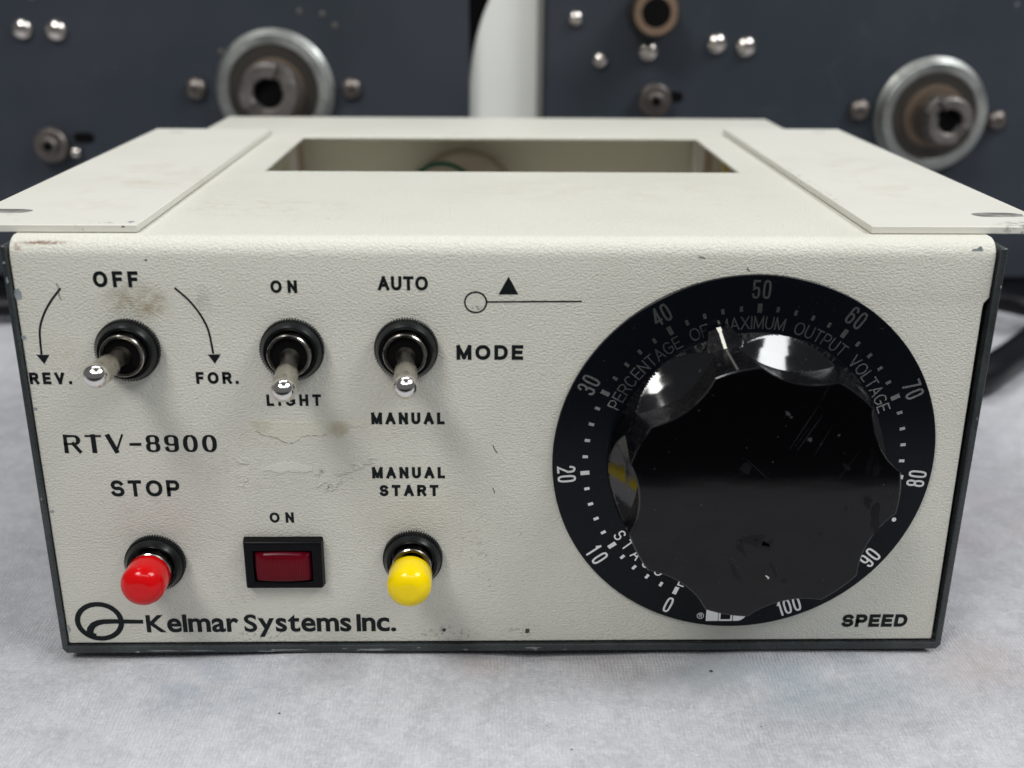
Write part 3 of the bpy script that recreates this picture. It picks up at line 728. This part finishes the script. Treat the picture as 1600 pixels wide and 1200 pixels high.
# ---- push buttons
def button(cx, cz, m, label, cap_shift=0.0):
    e = part_empty('push_button', (cx, 0, cz), box, label)
    knurled_nut((cx, 0, cz), e)
    mesh('bushing', *lathe([(4.7, 2.0), (4.7, 4.9), (4.5, 5.1), (3.9, 5.1), (3.8, 4.9), (3.5, 3.2), (0, 3.2)], (cx, 0, cz), 72), M_ring, e, smooth=35)
    mesh('plunger', *lathe([(2.6, 3.2), (2.6, 6.6), (0, 6.6)], (cx, 0, cz), 40), M_hole, e, smooth=35)
    dk = cap_shift
    pr = [(4.2, 6.3+dk), (4.9, 6.25+dk), (5.08, 6.6+dk), (5.1, 9.6+dk)]
    pr += [(1.6+3.5*math.cos(R(a)), 11.0+dk+3.4*math.sin(R(a))) for a in range(0, 91, 9)]+[(0.8, 14.42+dk), (0, 14.45+dk)]
    mesh('cap', *lathe(pr, (cx, 0, cz), 64), m, e, smooth=50)
button(-83.9, 23.0, M_red, 'red capped stop button', -0.4)
button(-22.4, 24.0, M_yellow, 'yellow capped manual start button', 2.3)

# ---- indicator lamp
e = part_empty('indicator_lamp', (-53.3, 0, 22.7), box)
x0, x1, z0, z1 = -62.7, -43.7, 16.3, 29.5
a0, a1, b0, b1 = -60.2, -46.4, 18.3, 26.6
V = [(x0, 0, z0), (x1, 0, z0), (x1, 0, z1), (x0, 0, z1), (x0+.35, -2.3, z0+.35), (x1-.35, -2.3, z0+.35), (x1-.35, -2.3, z1-.35), (x0+.35, -2.3, z1-.35),
     (a0, -2.3, b0), (a1, -2.3, b0), (a1, -2.3, b1), (a0, -2.3, b1), (a0, -0.6, b0), (a1, -0.6, b0), (a1, -0.6, b1), (a0, -0.6, b1)]
Fs = []
for i in range(4):
    j = (i+1) % 4
    Fs += [(i, j, 4+j, 4+i), (4+i, 4+j, 8+j, 8+i), (8+i, 8+j, 12+j, 12+i)]
Fs.append((12, 13, 14, 15))
bz = mesh('bezel', V, Fs, M_bezel, e, smooth=30); bevel(bz, 0.5, 3)
V, Fs = [], []; n1, n2 = 28, 16
for j in range(n2+1):
    for i in range(n1+1):
        u, v = i/n1*2-1, j/n2*2-1
        hz = 3.75+0.45*(1-u*u)
        d = 2.4+0.65*(1-u**4)*(1-abs(v)**3)-(0.9 if max(abs(u), abs(v)) > 0.999 else 0)
        V.append((-53.3+6.75*u*(1-0.02*v*v), -d, 22.45+hz*v))
for j in range(n2):
    for i in range(n1): Fs.append((j*(n1+1)+i, j*(n1+1)+i+1, (j+1)*(n1+1)+i+1, (j+1)*(n1+1)+i))
# skirt down to the bezel
ed = [i for i in range(n1+1)]+[(j*(n1+1)+n1) for j in range(1, n2+1)]+[n2*(n1+1)+i for i in range(n1-1, -1, -1)]+[j*(n1+1) for j in range(n2-1, 0, -1)]
k0 = len(V); V += [(V[i][0], -0.5, V[i][2]) for i in ed]
for q in range(len(ed)): Fs.append((ed[q], k0+q, k0+(q+1) % len(ed), ed[(q+1) % len(ed)]))
mesh('lens', V, Fs, M_lens, e, smooth=50)

# ---- dial plate
DX, DZ = 55.4, 49.43; DR = 44.75
dial = part_empty('dial', (DX, 0, DZ), box, 'black speed dial plate marked 0 to 100')
mesh('dial_plate', *lathe([(DR, 0.0), (DR, 0.9), (DR-0.12, 1.02), (0.0, 1.02)], (DX, 0, DZ), 240), M_dial, dial, smooth=40)
YB = -1.07
def pol(ang, r): a = R(ang); return DX+r*math.sin(a), DZ+r*math.cos(a)
A0 = 0.9; STEP = 31.78
parts = []
for k in range(0, 41 + 10):
    val = k*2
    if val > 100: break
    ang = A0+(val-50)/10*STEP
    mj = val % 10 == 0
    hw, hh = (0.52, 1.05) if mj else (0.36, 0.62)
    rc = 37.2 if mj else 37.15
    v = [(-hw, -hh, 0), (hw, -hh, 0), (hw, hh, 0), (-hw, hh, 0)]
    parts.append((on_plane(v, pol(ang, rc), R(ang), YB), [(0, 1, 2, 3)]))
v, f = join(parts); mesh('tick_mark', v, f, M_print, dial, kind='stuff')
for val in range(0, 101, 10):
    ang = A0+(val-50)/10*STEP
    t_ = str(val); tot = {1: 1.75, 2: 4.15, 3: 5.6}[len(t_)]
    v, f = word2d(t_, 4.3, tot, 0.50, wscale=0.68, cond=True)
    mesh('numeral', on_plane(v, pol(ang, 41.5), R(ang)+(math.pi if abs(ang) > 90 else 0), YB), f, M_print, dial)
def arc_text(text, rr, a_start, a_end, H_, t, bottom=False, ws=0.72):
    wd = [(t if G(c)[0] == 0 else G(c)[0]*H_*ws) if c != ' ' else H_*0.55 for c in text]
    span = R(abs(a_end-a_start))*rr; gap = (span-sum(wd))/(len(text)-1)
    s_pos = 0; out = []
    for c, w_ in zip(text, wd):
        if c != ' ':
            v, f = glyph(c, -w_/2, H_, w_, t); v = [(a, b-H_/2, z) for a, b, z in v]
            d = (s_pos+w_/2)/rr
            if not bottom: a = R(a_start)+d; v = on_plane(v, pol(math.degrees(a), rr), a, YB)
            else: a = R(a_start)-d; v = on_plane(v, pol(math.degrees(a), rr), a+math.pi, YB)
            out.append((v, f))
        s_pos += w_+gap
    v, f = join(out); mesh('lettering', v, f, M_print, dial, label='"%s" curving round the dial' % text)
arc_text('PERCENTAGE OF MAXIMUM OUTPUT VOLTAGE', 33.9, -66.8, 68.2, 3.0, 0.30)
arc_text('STACO ENERGY PRODUCTS', 34.2, -122.8, -240.0, 3.0, 0.36, bottom=True)
# maker's block logo, mostly hidden behind the knob
cxx, czz = pol(180, 0)[0], 0
LZ = DZ-43.15
def rect(xa, xb, za, zb): return [(xa, YB, za), (xb, YB, za), (xb, YB, zb), (xa, YB, zb)], [(0, 1, 2, 3)]
LX = 49.4
parts = [rect(LX, LX+3.0, LZ, LZ+6.0), rect(LX+3.15, LX+6.5, LZ, LZ+0.45), rect(LX+3.15, LX+3.6, LZ+.45, LZ+6), rect(LX+6.05, LX+6.5, LZ+.45, LZ+6)]
qv = [(LX+6.7, YB, LZ+6), (LX+6.7, YB, LZ)]+[(LX+7.6+2.6*math.sin(R(a)), YB, LZ+2.9-2.9*math.cos(R(a))) for a in range(0, 91, 10)]+[(LX+10.2, YB, LZ+6)]
parts.append((qv, [tuple(range(len(qv)))]))
v, f = join(parts); mesh('emblem', v, f, M_print, dial, label="pale block emblem of the dial maker, half hidden by the knob")
rx, rz = pol(-169.9, 42.3)
v, f = join([ribbon([(0.8*math.cos(R(a)), 0.8*math.sin(R(a))) for a in range(0, 361, 15)], 0.13, 0)]+[([(a, b-0.5, z) for a, b, z in glyph('R', -0.36, 1.0, 0.75, 0.14)[0]], glyph('R', -0.36, 1.0, 0.75, 0.14)[1])])
mesh('registered_mark', on_plane(v, (rx, rz), 0, YB), f, M_print, dial)
dx, dz = pol(112.3, 40.3)
mesh('dial_dot', *lathe([(0.55, 0), (0.55, 0.06), (0, 0.08)], (dx, -1.02, dz), 24), M_print, dial)

# ---- knob
kn = part_empty('knob', (DX, -1, DZ), box, 'large fluted glossy black speed knob with a white index line')
PT = -14.6
def lerp_t(tab, d):
    for (d0, v0), (d1, v1) in zip(tab, tab[1:]):
        if d <= d1: return v0+(v1-v0)*max(0, (d-d0))/(d1-d0)
    return tab[-1][1]
def yk(d): return -1.1-d*0.945
def r_knob(th, d):
    """radius of the knob body: a round envelope with seven round finger grips cut out of it"""
    k = round((th-PT)/51.4286); dl = (th-PT)-k*51.4286
    if d < 1.4: return 31.9
    env = lerp_t([(1.4, 31.85), (3, 31.6), (9, 30.7), (20, 30.1)], d)
    if (k % 7) == 0:
        rl = lerp_t([(1.4, 34.1), (2.8, 34.4), (7.6, 30.6), (20, 30.1)], d)
        hw = lerp_t([(1.4, 3.6), (2.8, 4.0), (7.6, 9.0), (20, 9.0)], d)
        t = max(0.0, (abs(dl)-hw)/2.2)
        if t < 1: env = max(env, rl+(env-rl)*t)
    rs = lerp_t([(1.4, 31.8), (3.0, 30.2), (5.0, 28.3), (8.0, 25.8), (8.01, 25.8), (20, 27.0)], d)
    rho = 46.5-rs; a_ = R(25.7143-abs(dl)); q = rho*rho-(46.5*math.sin(a_))**2
    if q > 0: env = min(env, 46.5*math.cos(a_)-math.sqrt(q))
    return env
levels = [0.1, 0.9, 1.25, 1.39]+[1.41+0.27*i for i in range(25)]+[8.0, 8.3, 9, 10, 11.5, 13, 14.5, 16, 17.5, 19.0, 19.72]
def is_grip(th, d):
    k = round((th-PT)/51.4286); dl = (th-PT)-k*51.4286
    rs = lerp_t([(1.4, 31.8), (3.0, 30.2), (5.0, 28.3), (8.0, 25.8)], d); rho = 46.5-rs
    a_ = R(25.7143-abs(dl)); q = rho*rho-(46.5*math.sin(a_))**2
    return q > 0 and r_knob(th, d) >= 46.5*math.cos(a_)-math.sqrt(q)-0.02
nth = 1260; V, Fs, fm = [], [], []
for d in levels:
    for i in range(nth):
        th = PT+360*i/nth-180; r = r_knob(th, d)-(0.25 if d < 0.2 or d in (1.39,) else 0)
        x, z = pol(th, r); V.append((x, yk(d), z))
for sft, rd in ((19.93, 0.10), (20.0, 0.32)):
    levels.append(sft)
    for i in range(nth):
        th = PT+360*i/nth-180; x, z = pol(th, r_knob(th, 19.9)-rd); V.append((x, yk(sft), z))
for j in range(len(levels)-1):
    for i in range(nth):
        k = (i+1) % nth; Fs.append((j*nth+i, j*nth+k, (j+1)*nth+k, (j+1)*nth+i)); fm.append(0 if (1.4 < levels[j] < 7.95 and is_grip(PT+360*(i+.5)/nth-180, levels[j])) or levels[j] >= 19.6 else 1)
mesh('knob_body', V, Fs, M_knobside, kn, smooth=20, mats=[M_knobside, M_wallside], fm=fm)
# flat glossy front face of the knob, as its own sheet closing the body
V, Fs = [], []
for i in range(nth):
    th = PT+360*i/nth-180; x, z = pol(th, r_knob(th, 19.9)-0.32); V.append((x, yk(20), z))
rings = [0.8, 0.55, 0.3]
for q in rings:
    for i in range(nth):
        x, y, z = V[i]; V.append((DX+(x-DX)*q, yk(20), DZ+(z-DZ)*q))
for j in range(len(rings)):
    for i in range(nth):
        k = (i+1) % nth; Fs.append((j*nth+i, j*nth+k, (j+1)*nth+k, (j+1)*nth+i))
Fs.append(tuple(len(rings)*nth+i for i in range(nth)))
mesh('knob_face', V, Fs, M_knob, kn)
# index line running down the pointer, slightly ragged
V, Fs = [], []
N = 16
for i in range(N+1):
    d = 2.0+(7.2-2.0)*i/N
    jit = 0.10*mn.noise(Vector((i*0.9, 0, 0)))
    hw = (0.50 if d < 3.6 else 0.34)+0.10*mn.noise(Vector((i*1.7, 5, 0)))
    r = r_knob(PT, d)+0.10
    if d < 2.9: r = 34.4+0.12
    for s2 in (-1, 1):
        th = PT+math.degrees((s2*hw+jit-0.1)/r); x, z = pol(th, r); V.append((x, yk(d)-0.03, z))
for i in range(N): Fs.append((2*i, 2*i+1, 2*i+3, 2*i+2))
mesh('index_line', V, Fs, M_line, kn)
V, Fs = [], []
for i in range(8):
    d = 7.5+11.8*i/7; r = r_knob(PT, d)+0.04
    for s2 in (-1, 1):
        x, z = pol(PT+math.degrees(s2*0.22/r), r); V.append((x, yk(d), z))
Fs = [(2*i, 2*i+1, 2*i+3, 2*i+2) for i in range(7)]
mesh('index_line', V, Fs, mat('faded_index_paint', (0.07, 0.07, 0.065), 0.5), kn)
# nicks and dust on the knob face
M_nick = mat('knob_scuff', (0.03, 0.03, 0.035), 0.5); M_dent = mat('knob_gum', (0.012, 0.012, 0.013), 0.55)
def face_mark(cx, cz, rx, rz, m, seed, rot=0, rough=0.6):
    n = 18; V = []
    for i in range(n):
        a = 2*math.pi*i/n; k = 1+rough*mn.noise(Vector((math.cos(a)*1.8+seed, math.sin(a)*1.8, seed)))
        x, z = rx*k*math.cos(a), rz*k*math.sin(a)
        V.append((DX+cx+x*math.cos(rot)-z*math.sin(rot), yk(20)-0.03, DZ+cz+x*math.sin(rot)+z*math.cos(rot)))
    mesh('scuff', V, [tuple(range(n))], m, kn)

M_gum = mat('dull_gum_mark', (0.003, 0.003, 0.004), 0.24, spec=0.24)
for a in ((-1.0, -10.6, 3.2, 1.1, M_gum, 1, -0.1, 1.2), (1.5, -11.6, 1.8, 0.9, M_gum, 2, 0.6, 1.3), (-3.8, -12.6, 0.8, 1.8, M_gum, 3, 0.5, 1.2), (25.4, -5.0, 1.2, 3.4, M_gum, 4, 0.1, 1.0), (23.2, -1.5, 0.9, 1.2, M_gum, 5, 0.3, 1.0),
          (-4.6, -18.5, 0.5, 2.6, M_gum, 6, 0.5, 1.0), (4.0, -18.0, 0.45, 2.2, M_gum, 7, 0.4, 1.0), (6.6, -20.8, 0.7, 0.6, M_gum, 8, 0, .5), (13.5, -9.0, 0.3, 0.3, M_gum, 9, 0, .5), (18.5, -2.8, 0.3, 0.35, M_gum, 10, 0, .5),
          (-0.6, -10.4, 0.35, 0.12, M_nick, 11, 0, 1), (2.6, -19.6, 0.42, 0.16, M_line, 12, -0.7, 1.2), (3.0, -20.0, 0.16, 0.25, M_line, 13, 0, 1.2), (3.6, 19.6, 0.65, 0.45, M_nick, 14, -0.6, 1.2), (4.5, 18.8, 0.35, 0.2, M_nick, 15, 0, 1.2),
          (9.0, 13.8, 0.5, 0.45, M_nick, 16, -0.4, 1.2), (15.0, 14.6, 0.25, 0.3, M_nick, 17, 0, 1), (11.4, 12.6, 0.2, 0.15, M_nick, 18, 0, 1), (5.2, 4.0, 0.5, 0.25, M_gum, 19, -0.6, 1), (-4.5, 7.0, 1.4, 1.0, M_gum, 20, 0, 1), (17.5, 7.2, 1.1, 0.4, M_gum, 21, -0.9, 1)):
    face_mark(*a)
def face_line(p0, p1, wd, m, bow=0.0):
    a, b = Vector(p0), Vector(p1); d = (b-a).normalized(); nrm = Vector((-d.y, d.x)); V = []
    for i in range(9):
        t = i/8; c = a+(b-a)*t+nrm*(bow*4*t*(1-t)+0.05*mn.noise(Vector((i*1.3, a.x, a.y)))); h = wd*(0.25+0.75*math.sin(math.pi*t))/2
        V += [(DX+c.x+nrm.x*h, yk(20)-0.03, DZ+c.y+nrm.y*h), (DX+c.x-nrm.x*h, yk(20)-0.03, DZ+c.y-nrm.y*h)]
    mesh('scratch', V, [(2*i, 2*i+1, 2*i+3, 2*i+2) for i in range(8)], m, kn)
M_fscr = mat('face_scratch', (0.018, 0.018, 0.021), 0.4, spec=0.3)
for a in (((10.0, 21.5), (4.8, 11.5), 0.12), ((10.9, 19.0), (6.4, 11.0), 0.14), ((13.5, 17.0), (10.0, 9.5), 0.08), ((11.8, 26.0), (10.4, 22.5), 0.08), ((8.6, 16.5), (6.2, 12.6), 0.06), ((-8.6, -14.2), (-4.2, -15.9), 0.22, 0.25), ((-7.6, -15.4), (-4.6, -16.6), 0.10, 0.2),
          ((-10.6, -13.9), (-10.2, -15.2), 0.12), ((-4.8, 9.5), (1.4, 3.8), 0.08), ((-9.6, -22.3), (-8.0, -22.4), 0.10), ((20, 11), (15, 2.5), 0.05), ((-14, 4), (-6, -6), 0.05), ((27.0, 2.6), (28.6, -0.6), 0.14), ((28.6, -2.0), (28.2, -6.0), 0.12)):
    face_line(*a[:2], a[2], M_fscr, *(a[3:]))

# ---- inside of the box, seen through the cutout
e = box
mesh('inner_post', *boxgeo(-82.6, -79.6, 205, 212, 0.7, 99), M_wwire, e)
mesh('inner_post', *boxgeo(-79.4, -78.0, 204, 211, 0.7, 99), M_pink, e)
mesh('inner_post', *boxgeo(78.0, 81.2, 203, 211, 0.7, 99), M_wwire, e)
mesh('inner_post', *boxgeo(81.4, 84.4, 203, 210, 0.7, 99), M_pink, e)
mesh('yellow_wire', *tube([(86, 185, 1), (86, 183, 40), (84.5, 178, 70), (84, 175, 88), (82, 182, 96), (83, 195, 99)], 1.1), M_ywire, e)
mesh('green_wire', *tube([(-34, 186, 2), (-35, 186, 50), (-33, 186, 80), (-29, 186, 86.2), (-22, 186, 88.3), (-15, 186, 86.2), (-11, 186, 80), (-9, 186, 50), (-10, 186, 2)], 0.9), M_green, e)
for px_, pz_ in ((-36, 91), (-20, 92)):
    pass
mesh('shadow_coil', *lathe([(20, 0), (21.5, 2), (21.5, 9), (20, 11), (8, 11), (7, 9)], (-14, 213.5, 69), 64), mat('shadow_coil_brown', (0.50, 0.43, 0.37), 0.7), e, smooth=40)  # brown ring standing in for blurred shadows and cable on the back wall

for x, y, r_, m_, lb in ((50, -8.5, .5, M_hair, 'dark crumb on the cloth close to the box below the dial'), (-52, -24, .3, M_hair, 'small dark crumb on the cloth below the company name'),
                        (14, -37, .25, M_hair, 'tiny dark crumb on the cloth near the front edge of the picture'), (30, -6, .25, M_line, 'pale fleck of lint on the cloth in front of the box')):
    ck = mesh('crumb', *lathe([(r_*.5, 0), (r_, r_*.3), (r_*.7, r_*.8), (0, r_)], (x, y, cloth_z(x, y)-0.02), 7, axis=(0.1, 0.2, 1)), m_)
    ck['label'] = lb; ck['category'] = 'crumb'; ck['group'] = 'crumbs and lint on the cloth'
# ================================================================== BACKGROUND MACHINES
def dome(c, r, h, m, parent, name='screw', sock=None):
    pr = [(r, 0), (r, h*0.25)]+[(r*math.cos(R(a)), h*0.25+h*0.75*math.sin(R(a))) for a in range(10, 90, 10)]
    if sock: pr += [(sock, h*0.98), (sock*0.9, h*0.35), (0, h*0.35)]
    else: pr += [(0, h)]
    o = mesh(name, *lathe(pr, c, 32), m, parent, smooth=50)
    if sock: mesh('socket', *lathe([(sock*0.88, h*0.40), (0, h*0.41)], c, 20), M_hole, o)  # near-black disc painting the shade in the screw socket
    return o
def hub(cx, Y0, cz, ro, prot, gap_angles, parent, rc=11.2, rb=6.2):
    h = mesh('hub', *lathe([(ro+1.2, 0), (ro+1.2, 2.5), (ro, 3.5), (ro-0.4, 6.6), (ro-1.2, 7.2), (ro-5.0, 7.2), (ro-5.6, 6.6), (ro-6.0, 1.0), (0, 1.0)], (cx, Y0, cz), 96), M_hub, parent, smooth=30)
    mesh('hub_recess', *lathe([(ro-5.7, 6.4), (ro-6.3, 1.6), (15.5, 1.7), (15.5, 5.0), (14.5, 5.8), (11.5, 5.8), (0, 5.85)], (cx, Y0, cz), 80), M_recess, h, smooth=30)
    mesh('hub_core', *lathe([(15.0, 5.0), (14.6, 7.2), (13.2, 7.6), (11.2, 7.6)], (cx, Y0, cz), 80), M_tan, h, smooth=30)
    body = prot-5
    mesh('collar', *lathe([(rc+.4, 5.9), (rc+.4, body-0.6), (rc, body), (rb+.4, body), (rb+.1, body-.5), (rb, 6.5)], (cx, Y0, cz), 72), M_collar, h, smooth=30)
    g0, g1 = gap_angles
    mesh('jaw', *sector((cx, Y0, cz), rb+.2, rc+.1, body-0.05, prot, g0+20, g1-20), M_collar, h, smooth=40)
    mesh('jaw', *sector((cx, Y0, cz), rb+.2, rc+.1, body-0.05, prot, g1+20, g0+360-20), M_collar, h, smooth=40)
    mesh('bore', *lathe([(rb+.05, body+0.04), (0, body+0.05)], (cx, Y0, cz), 40), M_hole, h)  # near-black disc painting the shade down the bore
    return h
def roller(cx, Y0, cz, r, parent, slot):
    o = mesh('roller', *lathe([(r, 0), (r, 5.5), (r-.8, 6.3), (r*0.55, 6.3), (r*0.5, 8.5), (r*0.42, 9), (r*0.3, 9), (r*0.27, 7), (0, 7)], (cx, Y0, cz), 56), M_steel, parent, smooth=35)
    mesh('hole', *lathe([(r*0.28, 9.02), (0, 9.03)], (cx, Y0, cz), 24), M_hole, o)  # near-black disc painting the shade in the hole
    sx_, sz_, sl = slot
    V = [(sx_+sl*math.copysign(abs(math.cos(R(a)))**.7, math.cos(R(a))), Y0-0.15, sz_+2.6*math.copysign(abs(math.sin(R(a)))**.8, math.sin(R(a)))) for a in range(0, 360, 15)]
    mesh('slot', V, [tuple(range(len(V)))], M_hole, parent)  # flat near-black patch painting the slot's dark opening

def machine(x0, x1, Y0, label):
    t = thing('rewinder', ((x0+x1)/2, Y0+90, -3), label, 'machine', 'navy machines behind the control box')
    fp = mesh('face_plate', *boxgeo(x0, x1, Y0, Y0+4, 14, 330), M_navy, t, origin=((x0+x1)/2, Y0, 60)); bevel(fp, 2.2, 3)
    mesh('case', *boxgeo(x0+26, x1-26, Y0+4.2, Y0+180, 6, 320), M_case, t)
    for xx in (x0+45, x1-45):
        mesh('foot', *lathe([(14, 0), (15, 9)], (xx, Y0+18, -3.2), 32, axis=(0, 0, 1)), M_rubber, t, smooth=40)
    mesh('low_strip', *boxgeo(x0+6, x1-6, Y0+5, Y0+12, 1, 13.8), M_case, t)  # near-black strip filling the low gap under the face plate
    return t
YL = 300; YR = 300
m1 = machine(-430, -13.3, YL, 'navy machine on the left, hub with a pair of shiny screws beside it')
hub(-103.8, YL, 104.4, 26.2, 22, (50, 232), m1, 13.2, 6.6)
dome((-217.6, YL, 130.6), 4.6, 3.6, M_shiny, m1); dome((-202.2, YL, 130.1), 4.8, 3.8, M_shiny, m1)
dome((-140.9, YL, 104.5), 5.2, 4.2, M_steel, m1, sock=1.9); dome((-68.4, YL, 105.0), 5.0, 4.2, M_steel, m1, sock=1.9)
roller(-210.2, YL, 78.6, 8.0, m1, (-196.0, 81.6, 5.0))
dome((-200.0, YL-1.5, 75.0), 2.6, 3.0, M_shiny, m1)
for x_, z_ in ((-91, 139), (-80.5, 138), (-75, 133), (-128, 121)):
    dome((x_, YL, z_), 1.2, 0.3, M_steel, m1, 'rivet')
m2 = machine(21.6, 440, YR, 'navy machine on the right, hub beside a brown-lipped tube and six shiny screws')
hub(206.4, YR, 94.3, 25.6, 27, (140, 318), m2, 10.4, 5.4)
for x_, z_, r_ in ((36.0, 137.0, 3.5), (47.9, 118.6, 3.6), (70.3, 122.4, 4.4), (102.0, 126.2, 4.6), (115.8, 124.8, 4.6)):
    dome((x_, YR, z_), r_, 3.6, M_shiny, m2)
dome((172.3, YR, 96.3), 5.2, 4.4, M_steel, m2, sock=1.8); dome((239.0, YR, 91.9), 4.8, 4.4, M_steel, m2, sock=1.8)
roller(74.0, YR, 100.6, 7.6, m2, (83.8, 101.9, 4.2))
tb = mesh('tube', *lathe([(11.0, 0), (11.0, 17), (10.2, 18.2), (9.8, 18.4)], (70.6, YR, 140.2), 64), M_recess, m2, smooth=35)
mesh('tube_lip', *lathe([(9.9, 18.3), (9.5, 18.7), (6.6, 18.7), (6.2, 18.2), (6.0, 16.5)], (70.6, YR, 140.2), 64), brushed('brown_lip', (0.36, 0.25, 0.18), 0.45), tb, smooth=40)
mesh('bore', *lathe([(6.5, 18.66), (0, 18.68)], (70.6, YR, 140.2), 40), M_hole, tb)  # near-black disc painting the shade inside the tube

# pale board between the machines with a big rounded corner
pts = [(-13.7, -3), (-13.7, 100)]+[(86.3-100*math.cos(R(a)), 101+100*math.sin(R(a))) for a in range(3, 57, 3)]+[(42, 191), (42, -3)]
n = len(pts); V = [(x, 309, z) for x, z in pts]+[(x, 322, z) for x, z in pts]
bd = mesh('pale_board', V, [tuple(range(n))[::-1], tuple(range(n, 2*n))]+[(i, (i+1) % n, n+(i+1) % n, n+i) for i in range(n)], M_board, smooth=40); bevel(bd, 0.8, 2)
bd['label'] = 'pale grey board with a rounded corner standing between the two navy machines'; bd['category'] = 'board'
tr = mesh('grey_strip', *boxgeo(18.6, 21.3, 300, 307, -3, 260), M_strip); bevel(tr, 1.2, 2)  # narrow mid-grey upright between the board and the right machine
tr['label'] = 'thin grey upright strip along the left edge of the right machine'; tr['category'] = 'strip'

# power cables lying behind the box on the right, and one end on the left
c1 = mesh('power_cable', *tube([(150, 286, 8), (200, 280, 9), (236, 276, 10), (252, 262, 10), (262, 262, 9), (300, 268, 8), (420, 280, 6)], 5.2, 16), M_rubber, smooth=60)
c1['label'] = 'upper black cable arching behind the right side of the control box'; c1['category'] = 'cable'
c2 = mesh('power_cable', *tube([(120, 200, 3), (160, 178, 3), (192, 180, 4), (214, 199, 5), (234, 219, 7), (253, 240, 8), (280, 262, 9), (340, 280, 8)], 7.0, 16), M_rubber, smooth=60)
c2['label'] = 'thicker lower black cable lying on the cloth at the right'; c2['category'] = 'cable'
c3 = mesh('power_cable', *tube([(-420, 300, 3), (-330, 282, 4), (-270, 276, 5), (-225, 282, 4), (-180, 292, 3)], 5, 14), M_rubber, smooth=60)
c3['label'] = 'black cable along the foot of the left machine'; c3['category'] = 'cable'
for c_ in (c1, c2, c3): c_['group'] = 'black cables behind the box'
